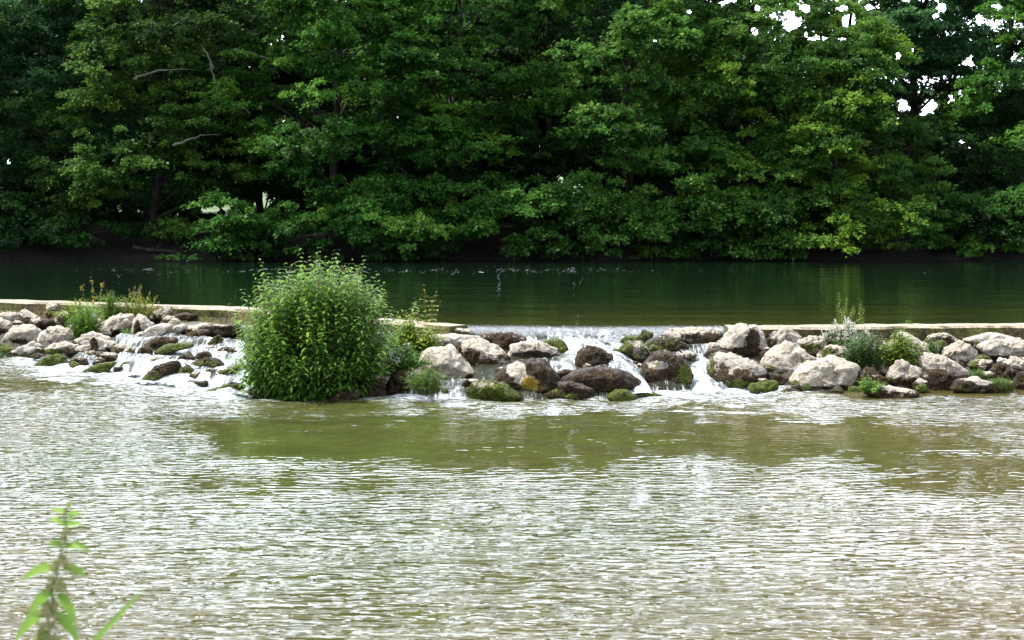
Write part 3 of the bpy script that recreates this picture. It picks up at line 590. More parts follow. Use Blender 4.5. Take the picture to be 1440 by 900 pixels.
([(1263,469),(1275,469),(1296,480),(1314,492),(1317,501),(1300,502),(1284,494),(1269,484)], 1.2, 0, .1, 'upper white slab sloping down beside the yellow green weeds', [], 1, 0),
([(1293,507),(1304,497),(1320,499),(1346,512),(1365,524),(1356,530),(1330,530),(1310,528),(1297,521)], 1.2, 0, .1, 'long white slab pointing right, overhanging a dark hollow', [(1330,529,30,4,'b',.7)], 1, 0, 'boulder', .14),
([(1292,528),(1308,520),(1340,525),(1364,528),(1348,543),(1336,552),(1298,553)], .12, .1, .4, 'dark overgrown rock in the hollow under the long white slab', [(1302,528,6,6,'p',.4)], 1, .05),
([(1300,477),(1314,469),(1335,469),(1350,479),(1337,489),(1315,485)], .45, .25, .2, 'brown mossy stone resting against the right weir wall', [(1330,486,18,5,'b',.8)]),
([(1324,499),(1338,487),(1350,481),(1363,485),(1374,497),(1371,511),(1361,522),(1347,514),(1334,507)], .6, .05, .2, 'speckled grey boulder right of the upper white slab', []),
([(1350,479),(1368,474),(1385,469),(1402,469),(1431,475),(1434,482),(1400,484),(1378,483)], 1.1, 0, .1, 'long pale stone lying along the foot of the right weir wall', []),
([(1375,488),(1390,478),(1414,477),(1442,480),(1456,490),(1444,503),(1426,506),(1404,507),(1387,498)], 1.0, .05, .1, 'massive pale grey boulder at the right edge of the photo', [(1400,504,26,6,'b',.8)], 1, 0, 'boulder', .06),
([(1410,511),(1424,502),(1444,503),(1452,518),(1442,528),(1426,522)], .65, .35, .2, 'mottled greenish stone below the massive pale grey boulder', []),
([(1372,514),(1382,505),(1393,507),(1399,517),(1389,524),(1376,521)], .45, 0, .3, 'small slate grey stone under the overhang of the massive pale grey boulder', []),
([(1392,521),(1404,511),(1416,512),(1430,522),(1427,537),(1409,537)], .22, 0, .4, 'dark grey stone beside the small slate grey stone', []),
([(1366,532),(1384,523),(1399,524),(1406,534),(1391,538),(1373,537)], .35, .2, .3, 'small orange brown stone above the flat stone at right', [(1385,527,12,4,'o',.4)]),
([(1335,548),(1350,535),(1375,532),(1397,538),(1408,549),(1391,554),(1360,555)], .45, .35, .4, 'flat brown stone with a white patch at the right waterline', [(1383,537,12,4,'p',1.2),(1375,547,22,5,'o',.4)], 1, 0, 'boulder', .12),
([(1393,543),(1408,534),(1426,537),(1422,549),(1402,551)], .2, 1.1, .4, 'grassy mossy stone in the right corner of the rubble', []),
([(1425,543),(1432,525),(1446,522),(1456,536),(1452,554),(1430,553)], .25, .1, .3, 'brown rough rock cut by the right edge at the waterline', []),
([(1296,472),(1304,466),(1314,468),(1308,476)], .5, .2, .2, 'small brown cobble at the top of the upper white slab', []),
([(1440,470),(1452,463),(1470,468),(1466,482),(1446,483)], .8, .1, .2, 'pale stone cut by the right edge below the weir wall', []),
([(1074,535),(1080,524),(1098,528),(1110,532),(1100,542),(1082,543)], .08, .3, .6, 'black stone in the gap under the white angular boulder', [], 1, .1),
([(1160,552),(1170,547),(1186,549),(1188,556),(1170,558)], .2, .3, .7, 'small wet stone at the foot of the big cream block', [], 1, 0, 'stone', .18),
([(1096,552),(1108,547),(1124,549),(1122,556),(1104,558)], .2, .3, .7, 'flat wet stone in the foam left of the big cream block', [], 1, 0, 'stone', .16),
]
for i, rk in enumerate(ROCKS):
    rk = list(rk) + [None] * (10 - len(rk))
    poly, pale, moss, wet, label, spots, depth, back, nm, fwd = rk
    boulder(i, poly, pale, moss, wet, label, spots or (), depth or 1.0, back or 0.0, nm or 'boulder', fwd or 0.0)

# small dark stones that fill the chinks between the boulders
def inside(px, py):
    for rk in ROCKS:
        P = np.array(rk[0], float); c = P.mean(0); P = c + (P - c) * 0.92; w = False
        for a, b in zip(P, np.roll(P, -1, 0)):
            if (a[1] > py) != (b[1] > py) and px < (b[0] - a[0]) * (py - a[1]) / (b[1] - a[1]) + a[0]: w = not w
        if w: return True
    return False
rf = np.random.default_rng(4321); made = 0; tries = 0
AREA = [((2, 330), 'small dark wet stone wedged between the boulders of the left rubble', 'chink stones of the left rubble'), ((500, 985), 'small dark wet stone wedged between the boulders of the middle falls', 'chink stones of the middle falls'), ((1000, 1438), 'small brown stone wedged between the boulders of the right rubble', 'chink stones of the right rubble')]
while made < 120 and tries < 4000:
    tries += 1; k = rf.choice(3, p=[.34, .22, .44]); (a, b), lb, gp = AREA[k]
    px = rf.uniform(a, b); lo = crest_row(px) + 22; hi = foot_row(px) - 3; py = rf.uniform(lo, hi)
    if inside(px, py) or (k == 1 and (765 < px < 850 or 900 < px) and py < 545): continue
    if 175 < px < 345 and rf.uniform() < .9: continue
    n = 7; w = rf.uniform(6, 13); h = w * rf.uniform(.5, .8); th = np.sort(rf.uniform(0, 6.28, n)) * 0.3 + np.arange(n) * 0.9 * 0.7 + rf.uniform(0, 1)
    th = np.arange(n) * 2 * math.pi / n + rf.uniform(-.25, .25, n)
    poly = np.stack([px + np.cos(th) * w * rf.uniform(.8, 1.15, n), py + np.sin(th) * h * rf.uniform(.8, 1.15, n)], 1)
    o = boulder(500 + made, poly, rf.uniform(.05, .45) + (k != 1) * .2, rf.choice([.1, .3, .8]), .6, lb, (), 1.2, .0, 'stone', .03); o['group'] = gp; made += 1
# the rubble runs on to both sides of the view as a loose mass of stones
bm = bmesh.new(); bmesh.ops.create_icosphere(bm, subdivisions=3, radius=1.0)
I3V = np.array([v.co[:] for v in bm.verts]); I3F = np.array([[v.index for v in f.verts] for f in bm.faces]); bm.free()
VV, FF, CR, MO, nn = [], [], [], [], 0
for k in range(150):
    px = rf.uniform(1475, 1790) if k < 90 else rf.uniform(-330, -36)
    f = rf.uniform(.05, .95); py = crest_row(px) + 20 + f * (foot_row(px) - crest_row(px) - 22); A = apron(px, py)
    sz = rf.uniform(.14, .34); U = I3V * np.array([1, .8, .66]); rad = np.ones(len(U))
    for _ in range(9):
        nrm = rf.normal(size=3); nrm = nrm / np.linalg.norm(nrm); dot = I3V @ nrm
        rad = np.minimum(rad, np.where(dot > 1e-3, rf.uniform(.65, .9) / np.maximum(dot, 1e-3), 9))
    P = U * rad[:, None] * sz; P += I3V * (0.10 * sz * fbm(P / sz * 1.6 + k * 3.1, k, 4))[:, None]
    VV.append(P + A); FF.append(I3F + nn); nn += len(P); pale = rf.uniform(.3, 1.1)
    CR.append(1 - pale + np.clip(-I3V[:, 2], 0, 1) * .6); MO.append(np.full(len(P), rf.choice([.05, .1, .6])))
o = struct('rubble_beyond_view', np.concatenate(VV), np.concatenate(FF), M_ROCK, {'crust': np.concatenate(CR), 'mossy': np.concatenate(MO), 'ochre': np.zeros(nn)}, kind='stuff'); o['wet'] = 0.3
# ------------------------------------------------------------------ foliage
def unit(a): return a / (np.linalg.norm(a, axis=-1, keepdims=True) + 1e-9)
def diamond_leaves(P, D, Nn, L, W, fold=0.18):
    """one bent quad per leaf"""
    S = unit(np.cross(D, Nn)); Nn = np.cross(S, D); n = len(P)
    b = P; t = P + D * L[:, None]; m = P + D * (L * 0.48)[:, None] - Nn * (L * fold)[:, None] * 0.5
    V = np.stack([b, m + S * W[:, None] / 2, t, m - S * W[:, None] / 2], 1).reshape(-1, 3)
    return V, np.arange(n * 4).reshape(n, 4)
def blade_leaves(P, D, Nn, L, W, droop=0.3, prof=(0.12, 0.9, 0.8, 0.05), stations=(0, .3, .65, 1)):
    """lance shaped leaf of three quads that bends down towards its tip"""
    S = unit(np.cross(D, Nn)); n = len(P); rows = []
    for s, w in zip(stations, prof):
        c = P + D * (L * s)[:, None] - np.array([0, 0, 1.0]) * (L * droop * s * s)[:, None]
        rows += [c + S * (W * w / 2)[:, None], c - S * (W * w / 2)[:, None]]
    k = len(rows); V = np.stack(rows, 1).reshape(-1, 3); o = np.arange(n)[:, None] * k
    F = np.concatenate([o + np.array([[2 * i, 2 * i + 1, 2 * i + 3, 2 * i + 2]]) for i in range(k // 2 - 1)])
    return V, F

LEAF = {
 'dark':   leaf_material('dark green leaves', (0.01, 0.034, 0.01), (0.036, 0.102, 0.024), (0.085, 0.185, 0.034), 0.42),
 'blue':   leaf_material('bluish green leaves', (0.014, 0.052, 0.022), (0.054, 0.15, 0.054), (0.11, 0.26, 0.08), 0.42),
 'brown':  leaf_material('olive green leaves', (0.016, 0.044, 0.009), (0.068, 0.16, 0.026), (0.15, 0.27, 0.04), 0.42),
 'rich':   leaf_material('rich green leaves', (0.013, 0.054, 0.01), (0.062, 0.188, 0.028), (0.15, 0.315, 0.042), 0.42),
 'light':  leaf_material('light green leaves', (0.02, 0.068, 0.014), (0.094, 0.236, 0.038), (0.19, 0.35, 0.055), 0.42),
 'mid':    leaf_material('mid green leaves', (0.016, 0.058, 0.011), (0.074, 0.186, 0.03), (0.195, 0.34, 0.036), 0.42),
}
SKYGAPS = [(1112, 36, 25, 20), (1062, 44, 13, 14), (1136, 12, 12, 12), (1278, 152, 22, 10), (1306, 148, 20, 18), (1338, 140, 10, 9), (1176, 148, 9, 7),
           (1190, 26, 14, 16), (1222, 10, 14, 6), (1300, -2, 26, 6), (1362, 88, 9, 7), (1378, 30, 9, 8), (1262, 80, 5, 8), 
           (1014, 4, 13, 8), (970, 16, 8, 6), (1352, 200, 9, 10), (1285, 70, 6, 5), (1245, 168, 8, 5), (1400, 8, 14, 8), (921, 55, 5, 4), (576, 92, 3, 3), (1060, 12, 14, 14), (1318, 22, 10, 8)]
MEADOWGAPS = [(302, 294, 34, 13), (180, 296, 18, 10), (364, 290, 9, 9), (250, 300, 6, 8)]
def cull(P, r, gaps, grow=0.88):
    px, py = project(P); keep = np.ones(len(P), bool); j = r.uniform(0, 0.55, len(P)) - 0.5 * (r.uniform(0, 1, len(P)) < 0.16)
    wob = 1 + 0.75 * fbm(np.stack([px / 11, py / 11, px * 0], 1), 5, 2)
    for gx_, gy_, a, b in gaps: keep &= (np.hypot((px - gx_) / (a * grow), (py - gy_) / (b * grow)) * wob + j) > 1.0
    return keep
def sprays(r, C, Rr, per, size, out, flat=0.50, tone0=None):
    """leafy branch ends: twigs fan out of each centre C in a drooping, nearly level layer; returns quads and tone"""
    n = len(C); nt = 6
    tw = r.uniform(0, 2 * math.pi, (n, nt)); tl = r.uniform(0.55, 1.1, (n, nt))
    k = r.integers(0, nt, (n, per)); s = r.uniform(0.02, 1, (n, per)) ** 0.7
    a = np.take_along_axis(tw, k, 1); l = np.take_along_axis(tl, k, 1) * Rr[:, None]
    o = unit(np.concatenate([out[:, :2], np.zeros((n, 1))], 1))
    H = np.stack([np.cos(a), np.sin(a), np.zeros_like(a)], -1)
    H = H * 0.8 + o[:, None] * 0.35
    d = H * (l * s)[..., None]
    d[..., 2] += Rr[:, None] * (0.16 * s - 0.42 * s ** 2) + r.normal(0, 0.10, (n, per)) * Rr[:, None] * flat * 2.0
    d[..., :2] += r.normal(0, 0.12, (n, per, 2)) * Rr[:, None, None]
    P = (C[:, None] + d).reshape(-1, 3)
    D = unit(H + r.normal(0, 0.55, H.shape) + np.array([0, 0, -0.25])).reshape(-1, 3)
    Nn = unit(np.array([0, 0, 1.0]) + r.normal(0, 0.55, (n, per, 3)) + unit(out)[:, None] * 0.6).reshape(-1, 3)
    L = size * r.uniform(0.7, 1.25, n * per); W = L * r.uniform(0.55, 0.8, n * per)
    base = r.beta(2.2, 2.6, n) if tone0 is None else tone0
    tone = np.clip(np.repeat(base, per) + r.normal(0, 0.12, n * per) + 0.18 * (s.reshape(-1) - 0.5), 0, 1)
    return P, D, Nn, L, W, tone

def tree(name, label, px, Y, H, R, h0, kind, seed, nspray=900, per=95, size=0.122, front=0.72, over=1.0, limbs=9, group='trees along the far bank', bare=(), trunk_r=0.16, lean=0.0, yellow=(), ground=None, rs=(0.32, 0.62), trunk_px=None):
    r = np.random.default_rng(seed)
    x = (px - 720) / FPX * Y
    z0 = float(ground_z(np.array([x]), np.array([Y]))[0]) - 0.1
    t = thing(name, label, 'tree' if name != 'riverside_shrub' else 'shrub', (x, Y, z0), group); base = np.array([x, Y, z0])
    B = Bag()
    tx = x if trunk_px is None else (trunk_px - 720) / FPX * Y
    n = 9; hs = np.linspace(0, H * 0.86, n); sway = r.normal(0, 0.16, (n, 2)).cumsum(0) * 0.6; sway[0] = 0
    path = np.stack([(tx - x) * (1 - hs / H) + sway[:, 0] + lean * hs, sway[:, 1] - 0.03 * hs, hs], 1)
    V, F = tube(path, trunk_r * (1 - 0.85 * hs / (H * 0.9)) + 0.02 + 0.08 * trunk_r * (hs == 0), 8); B.add(V, F)
    # the boughs, then the leafy branch ends that make each bough a dome
    nb = max(8, nspray // 13)
    hgt = h0 + (H - h0) * (np.arange(nb) + r.uniform(0, 1, nb)) / nb
    u = (hgt - h0) / (H - h0)
    az = np.where(r.uniform(0, 1, nb) < front, r.uniform(math.pi, 2 * math.pi, nb), r.uniform(0, 2 * math.pi, nb))
    face = r.uniform(0, 1, nb) < 0.22; az = np.where(face, -math.pi / 2 + r.normal(0, .3, nb), az)
    rad = R * (0.95 + 0.15 * np.sin(u * 2.4 + r.uniform(0, 1))) * np.clip(1 - u ** 6, 0.12, 1) ** 0.8
    rr = rad * np.sqrt(r.uniform(0.12, 1, nb)); ax = np.interp(hgt, hs, path[:, 0]); ay = np.interp(hgt, hs, path[:, 1])
    Bc = np.stack([ax + np.cos(az) * rr, ay + np.sin(az) * rr * np.where(np.sin(az) < 0, over, 1), hgt], 1)
    if h0 < 0:                                                      # boughs that hang out over the river
        m = int(nb * 0.24); Bc[:m] = np.stack([r.uniform(-1.15, 1.15, m) * R, -R * r.uniform(0.70, 1.20, m), r.uniform(-0.5, 1.6, m)], 1)
    which = r.integers(0, nb, nspray); rb = (r.uniform(0.75, 1.35, nb) * min(1.0, R / 3.4))[which]
    dome = r.normal(0, 1, (nspray, 3)); dome[:, 2] = np.abs(dome[:, 2]) * 1.1 - 0.35; dome = unit(dome) * r.uniform(0.45, 1.0, nspray)[:, None]
    C = Bc[which] + dome * rb[:, None] * np.array([1.1, 1.0, 0.85]); outw = (Bc[which] - np.stack([ax, ay, hgt], 1)[which]) * 0.3 + dome
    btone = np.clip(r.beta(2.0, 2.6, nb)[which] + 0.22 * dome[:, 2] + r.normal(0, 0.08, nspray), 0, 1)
    ax, ay = np.interp(C[:, 2], hs, path[:, 0]), np.interp(C[:, 2], hs, path[:, 1])
    for k in r.choice(nspray, min(limbs * 3, nspray), replace=False):
        c = C[k]; hb = max(0.5, c[2] - 0.55 * np.hypot(c[0] - ax[k], c[1] - ay[k]) - 0.2); hb = min(hb, H * 0.8)
        a = np.array([np.interp(hb, hs, path[:, 0]), np.interp(hb, hs, path[:, 1]), hb]); m = (a + c) / 2 + r.normal(0, 0.16, 3) + [0, 0, 0.12]
        q = np.linspace(0, 1, 6)[:, None]; pth = a * (1 - q) ** 2 + 2 * m * q * (1 - q) + c * q ** 2
        V, F = tube(pth, np.linspace(0.055, 0.012, 6) * trunk_r / 0.16, 5); B.add(V, F)
    V, F = B.out(); mesh('trunk', V, F, M_BARK, t)
    Rr = r.uniform(*rs, nspray)
    P, D, Nn, L, W, tone = sprays(r, C, Rr, per, size, outw, tone0=btone)
    G = P + base
    gz = ground_z(G[:, 0], G[:, 1]) ; keep = cull(G + D * L[:, None] * 0.5, r, SKYGAPS) & cull(G, r, MEADOWGAPS, 1.1) & (G[:, 2] > np.where(G[:, 1] < 50, 0.12, gz + 0.05))
    for (yx, yy, ya, yb, amt) in yellow:
        qx, qy = project(G); tone = np.clip(tone + amt * np.clip(1.4 - np.hypot((qx - yx) / ya, (qy - yy) / yb), 0, 1), 0, 1)
    V, F = diamond_leaves(P[keep], D[keep], Nn[keep], L[keep], W[keep])
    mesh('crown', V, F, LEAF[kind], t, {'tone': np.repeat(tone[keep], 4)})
    for pts in bare:                                                # dead or bare limbs that show outside the leaves
        W_ = np.array([at_y(a, b, Y - c) for a, b, c in pts]) - base; q = np.linspace(0, 1, 14); tt = np.linspace(0, 1, len(W_))
        pth = np.stack([np.interp(q, tt, W_[:, i]) for i in range(3)], 1); pth[1:-1] = (pth[:-2] + pth[1:-1] * 2 + pth[2:]) / 4
        pth += r.normal(0, 0.015, pth.shape)
        V, F = tube(pth, np.linspace(0.045, 0.012, 14), 5); mesh('bare_branch', V, F, M_PALEBARK, t)
    return t

tree('alder_tree', 'dark leafy tree cut by the left edge, hanging low over the water', -60, 53.0, 12.0, 3.6, -0.4, 'dark', 101, over=1.15)
tree('ash_tree', 'bluish green feathery tree near the left edge, its foliage ending above a bare earth bank', 95, 54.5, 12.5, 3.9, 0.9, 'blue', 102, nspray=991, size=0.115)
tree('alder_tree', 'olive green tree with pale bare branches and thin trunk on dark bank', 285, 53.2, 12.0, 3.9, 0.9, 'brown', 103, trunk_px=208, nspray=991, 
     bare=[[(219, 75, 3.4), (224, 56, 3.7), (238, 40, 3.9), (264, 22, 3.4)], [(188, 110, 3.8), (212, 102, 4.0), (240, 97, 3.8), (300, 99, 2.6)], [(243, 205, 4.0), (262, 197, 4.0), (285, 190, 3.6), (312, 189, 3.0)], [(300, 96, 3.2), (290, 74, 3.5), (283, 62, 3.6)], [(312, 150, 3.0), (303, 118, 3.3), (296, 88, 3.3)], [(330, 70, 3.4), (352, 74, 3.5), (380, 84, 3.2), (408, 104, 2.6)], [(322, 150, 3.0), (345, 152, 3.4), (352, 160, 3.4)]])
tree('hazel_tree', 'rich green tree with layered boughs, directly behind the big leafy bush', 470, 52.2, 11.6, 3.8, -0.4, 'rich', 104, nspray=1102, over=1.2, size=0.135)
tree('hazel_tree', 'broad rich green tree bulging over the water, right of the tree behind the big bush', 630, 52.6, 11.8, 3.7, -0.4, 'rich', 105, nspray=1102, over=1.2, size=0.135)
tree('alder_tree', 'shaded dark tree set back in the hollow behind the bare dead twigs', 760, 55.5, 12.0, 3.4, 0.2, 'dark', 106, nspray=402)
tree('ash_tree', 'light green tree with hanging leaf bunches, right of the dark hollow with dead twigs', 885, 52.8, 11.8, 3.7, -0.4, 'light', 107, nspray=1102, size=0.15, over=1.15)
tree('maple_tree', 'mid green tree left of the yellow spotted one, sky gap at its top', 1035, 52.4, 11.4, 3.4, -0.4, 'mid', 108, nspray=1029, over=1.15)
tree('maple_tree', 'shorter rounded green tree with yellow leaf spots, sloping down to the right', 1165, 52.0, 8.2, 3.2, -0.4, 'mid', 109, nspray=955, over=1.15, yellow=[(1190, 278, 14, 8, .8), (1240, 312, 38, 16, .7), (1220, 235, 22, 26, .5), (1235, 340, 46, 12, .55), (1165, 350, 30, 8, .4)])
tree('alder_tree', 'tall dark alder standing back at the right with white sky showing through its crown', 1270, 56.5, 11.8, 3.6, 6.0, 'blue', 110, nspray=844, trunk_r=0.2)
tree('alder_tree', 'green leafy tree cut by the right edge, boughs reaching left under the sky gaps', 1450, 53.8, 11.6, 3.8, -0.3, 'rich', 111, nspray=1064, over=1.1)
tree('alder_tree', 'dark dense shrubby tree filling the shadow under the tall dark alder', 1335, 56.0, 5.6, 3.8, -0.2, 'dark', 112, nspray=367)
tree('riverside_shrub', 'yellow green shrub dipping into the water below the light green tree', 850, 50.6, 1.5, 1.7, 0.25, 'light', 113, nspray=70, per=120, trunk_r=0.05, group='shrubs along the far bank', rs=(.3, .6))
tree('riverside_shrub', 'green shrub dipping into the water under the yellow spotted tree', 1110, 50.6, 1.6, 1.9, 0.25, 'mid', 114, nspray=80, per=120, trunk_r=0.05, group='shrubs along the far bank', rs=(.3, .6))
tree('riverside_shrub', 'low dark shrub on the waterline just left of the tree behind the big bush', 395, 50.8, 1.4, 1.5, 0.25, 'rich', 115, nspray=60, per=120, trunk_r=0.05, group='shrubs along the far bank', rs=(.3, .6))
tree('riverside_shrub', 'dark low shrub at the water at the far left, under the left edge tree', 15, 50.9, 1.9, 1.6, 0.25, 'dark', 116, nspray=70, per=120, trunk_r=0.05, group='shrubs along the far bank', rs=(.3, .6))
tree('riverside_shrub', 'shaded shrub at the water near the right edge below the dark shrubby tree', 1370, 50.9, 1.6, 2.2, 0.25, 'dark', 117, nspray=80, per=120, trunk_r=0.05, group='shrubs along the far bank', rs=(.3, .6))
tree('riverside_shrub', 'sparse dark shrub on the bare left bank between the edge tree and the thin trunk', 128, 50.9, 1.3, 1.5, 0.2, 'dark', 118, nspray=60, per=90, trunk_r=0.04, group='shrubs along the far bank', rs=(.25, .5))
tree('riverside_shrub', 'low shaded shrub on the left bank just right of the thin leaning trunk', 262, 51.0, 1.0, 1.3, 0.2, 'brown', 119, nspray=44, per=80, trunk_r=0.04, group='shrubs along the far bank', rs=(.25, .5))
tree('riverside_shrub', 'green shrub at the water just right of the yellow spotted tree', 1255, 50.7, 1.4, 2.0, 0.2, 'mid', 120, nspray=80, per=100, trunk_r=0.05, group='shrubs along the far bank', rs=(.3, .6))
tree('riverside_shrub', 'green shrub cut by the right edge, dipping into the upper river', 1455, 50.7, 1.5, 2.0, 0.2, 'rich', 121, nspray=80, per=100, trunk_r=0.05, group='shrubs along the far bank', rs=(.3, .6))
BK = [(-20, 60, 12.6, 'dark'), (180, 60.5, 13, 'blue'), (370, 59.5, 12.6, 'dark'), (550, 60, 12.8, 'rich'), (720, 60.5, 12.8, 'dark'), (880, 60, 12.6, 'blue'), (1030, 61, 10.5, 'blue'), (1190, 61, 12, 'dark'), (1420, 60.5, 12.4, 'blue')]
BL = ['tall dark tree of the second row showing in the top left corner', 'bluish tree of the second row above the thin trunked olive tree', 'dark second row tree between the olive tree and the layered tree',
      'tall green tree of the second row above the two rich green trees', 'dark tree of the second row filling the dark hollow behind the dead twigs', 'bluish tree of the second row behind the light green tree',
      'lower bluish tree of the second row beneath the top centre right sky gap', 'dark tree of the second row rising behind the rounded yellow spotted tree', 'bluish tall tree of the second row in the top right corner']
for i, ((px, Y, H, kd), lb) in enumerate(zip(BK, BL)):
    tree('woodland_tree', lb, px, Y, H, 4.2, 1.0, kd, 130 + i, nspray=620, per=100, size=0.20, rs=(.6, 1.1), front=0.5, limbs=5, group='trees of the second row')
# the wood behind, which reads as one dark mass
r = np.random.default_rng(77)
n = 3000; C = np.stack([r.uniform(-34, 34, n), r.uniform(64, 76, n), 0 * r.uniform(0, 1, n)], 1)
hm = np.interp(C[:, 0], [-34, 8, 12, 24, 34], [14, 14, 6.5, 6.0, 11]); C[:, 2] = 1.2 + r.uniform(0, 1, n) * hm
P, D, Nn, L, W, tone = sprays(r, C, r.uniform(1.0, 1.9, n), 95, 0.50, C * 0 + [0, -1, 0])
k_ = cull(P + D * L[:, None] * 0.5, r, SKYGAPS, 1.2) & cull(P + D * L[:, None] * 0.5, r, MEADOWGAPS, 1.2) & (P[:, 2] > 1.0)
V, F = diamond_leaves(P[k_], D[k_], Nn[k_], L[k_], W[k_])
struct('distant_wood', V, F, LEAF['dark'], {'tone': np.repeat(tone[k_], 4)}, kind='stuff')

# dead twigs in the hollow
def twig_shrub(label, px, py, Y, size, seed, n=14, base_py=362):
    r = np.random.default_rng(seed); b = at_y(px, base_py, Y); top = at_y(px, py, Y)
    t = thing('dead_bush', label, 'bush', b, 'dead twigs on the far bank'); B = Bag()
    for k in range(n):
        e = (top - b) + r.normal(0, 1, 3) * np.array([size, size * .5, size * .35]); m = e * 0.5 + r.normal(0, 0.2, 3)
        q = np.linspace(0, 1, 8)[:, None]; p = 2 * m * q * (1 - q) + e * q ** 2; V, F = tube(p, np.linspace(0.03, 0.010, 8), 4); B.add(V, F)
        for s in range(4):
            a = p[r.integers(3, 7)]; ee = a + unit(e) * 0.35 + r.normal(0, 0.33, 3); V, F = tube(np.linspace(a, ee, 4), np.linspace(0.012, 0.005, 4), 4); B.add(V, F)
    V, F = B.out(); mesh('branches', V, F, M_DEAD, t)
twig_shrub('bare reddish dead branches spreading in the dark hollow of the far bank', 768, 276, 51.4, 0.55, 5)
twig_shrub('few bare grey twigs leaning over the waterline below the dead branches', 726, 350, 50.2, 0.35, 6, 8)

# a fallen branch lying along the bare left bank
fb = at_y(265, 354, 50.35); t = thing('fallen_branch', 'pale fallen branch lying along the foot of the bare left bank', 'branch', fb); B = Bag()
pts = np.array([at_y(a, b, 50.3) for a, b in [(186, 347), (215, 352), (250, 354), (290, 353), (345, 356)]]) - fb
q = np.linspace(0, 1, 24); pth = np.stack([np.interp(q, np.linspace(0, 1, 5), pts[:, i]) for i in range(3)], 1) + np.random.default_rng(3).normal(0, .012, (24, 3))
V, F = tube(pth, np.linspace(.075, .03, 24), 7); mesh('branch', V, F, M_BARK, t)
for a, b in [(6, (.35, -.1, .32)), (13, (-.3, -.15, .25)), (18, (.3, -.1, .22))]:
    V, F = tube(np.linspace(pth[a], pth[a] + np.array(b), 5), np.linspace(.03, .012, 5), 5); mesh('side_branch', V, F, M_BARK, t)

# ------------------------------------------------------------------ plants on the weir
GL = {
 'nettle': leaf_material('bush leaves', (0.040, 0.115, 0.015), (0.135, 0.275, 0.040), (0.23, 0.36, 0.06), 0.40),
 'bright': leaf_material('bright weed leaves', (0.075, 0.190, 0.020), (0.170, 0.350, 0.040), (0.36, 0.45, 0.06), 0.45),
 'yellow': leaf_material('yellow green weed leaves', (0.120, 0.230, 0.024), (0.25, 0.38, 0.038), (0.48, 0.42, 0.06), 0.42),
 'grey':   leaf_material('grey green weed leaves', (0.042, 0.105, 0.026), (0.105, 0.205, 0.052), (0.21, 0.31, 0.09), 0.40),
 'grass':  leaf_material('grass blades', (0.060, 0.150, 0.018), (0.150, 0.280, 0.036), (0.30, 0.38, 0.07), 0.42),
 'front':  leaf_material('near nettle leaves', (0.13, 0.25, 0.03), (0.20, 0.34, 0.05), (0.30, 0.42, 0.11), 0.4),
}
def stems_plant(t, r, bases, tops, L0, W0, step, kind, stem_m, taper=0.55, droop=0.45, start=0.12, whorl=2, stem_r=0.004, spread=0.0, tone_top=0.5, splay=0.5, flowers=None, fl_m=None, arch=0.25, fl_size=0.012, leaf_up=0.35, bare_stem=True, tone0=0.15):
    """many leafy stems: opposite leaves up each stem, smaller and younger towards the tip"""
    PB, DB, NB, LB, WB, TB = [], [], [], [], [], []; SB = Bag(); FV = Bag()
    for b, e in zip(bases, tops):
        d = e - b; ln = np.linalg.norm(d); mid = b + d * 0.5 + np.array([0, 0, 1]) * arch * np.linalg.norm(d[:2])
        n = max(5, int(ln / step)); q = np.linspace(0, 1, n)[:, None]
        p = b * (1 - q) ** 2 + 2 * mid * q * (1 - q) + e * q ** 2
        V, F = tube(p[:: max(1, n // 6)] if n > 12 else p, np.linspace(stem_r, stem_r * 0.5, len(p[:: max(1, n // 6)]) if n > 12 else n), 4); SB.add(V, F)
        a0 = r.uniform(0, 6.28); tonev = r.normal(0, 0.10)
        for i in range(n):
            s = i / (n - 1)
            if s < start: continue
            for w in range(whorl):
                a = a0 + (i % 2) * 1.57 + w * 2 * math.pi / whorl + r.normal(0, 0.3)
                D = np.array([math.cos(a), math.sin(a), leaf_up + r.normal(0, 0.2)])
                PB.append(p[i]); DB.append(D); NB.append([0, 0, 1]); f = 1 - (1 - taper) * s ** 1.5
                if s > 0.93: f *= 0.6
                LB.append(L0 * f * r.uniform(0.75, 1.2)); WB.append(W0 * f * r.uniform(0.8, 1.15)); TB.append(np.clip(tone0 + tone_top * s ** 2.2 + tonev + r.normal(0, 0.09), 0, 1))
        if flowers and r.uniform() < flowers:
            for _ in range(9):
                c = e + r.normal(0, 1, 3) * np.array([fl_size, fl_size, fl_size * 1.8]) + [0, 0, fl_size]
                V, F = tube([c, c + r.normal(0, fl_size * 0.7, 3), c + [0, 0, fl_size]], [fl_size * .3, fl_size * .6, fl_size * .2], 4); FV.add(V, F)
            V, F = FV.out(); mesh('flower_head', V, F, fl_m or M_BRONZE, t); FV = Bag()
    V, F = SB.out(); mesh('stems', V, F, stem_m, t)
    D = unit(np.array(DB)); V, F = blade_leaves(np.array(PB), D, np.array(NB, float), np.array(LB), np.array(WB), droop)
    mesh('foliage', V, F, GL[kind], t, {'tone': np.repeat(np.array(TB), 8)})

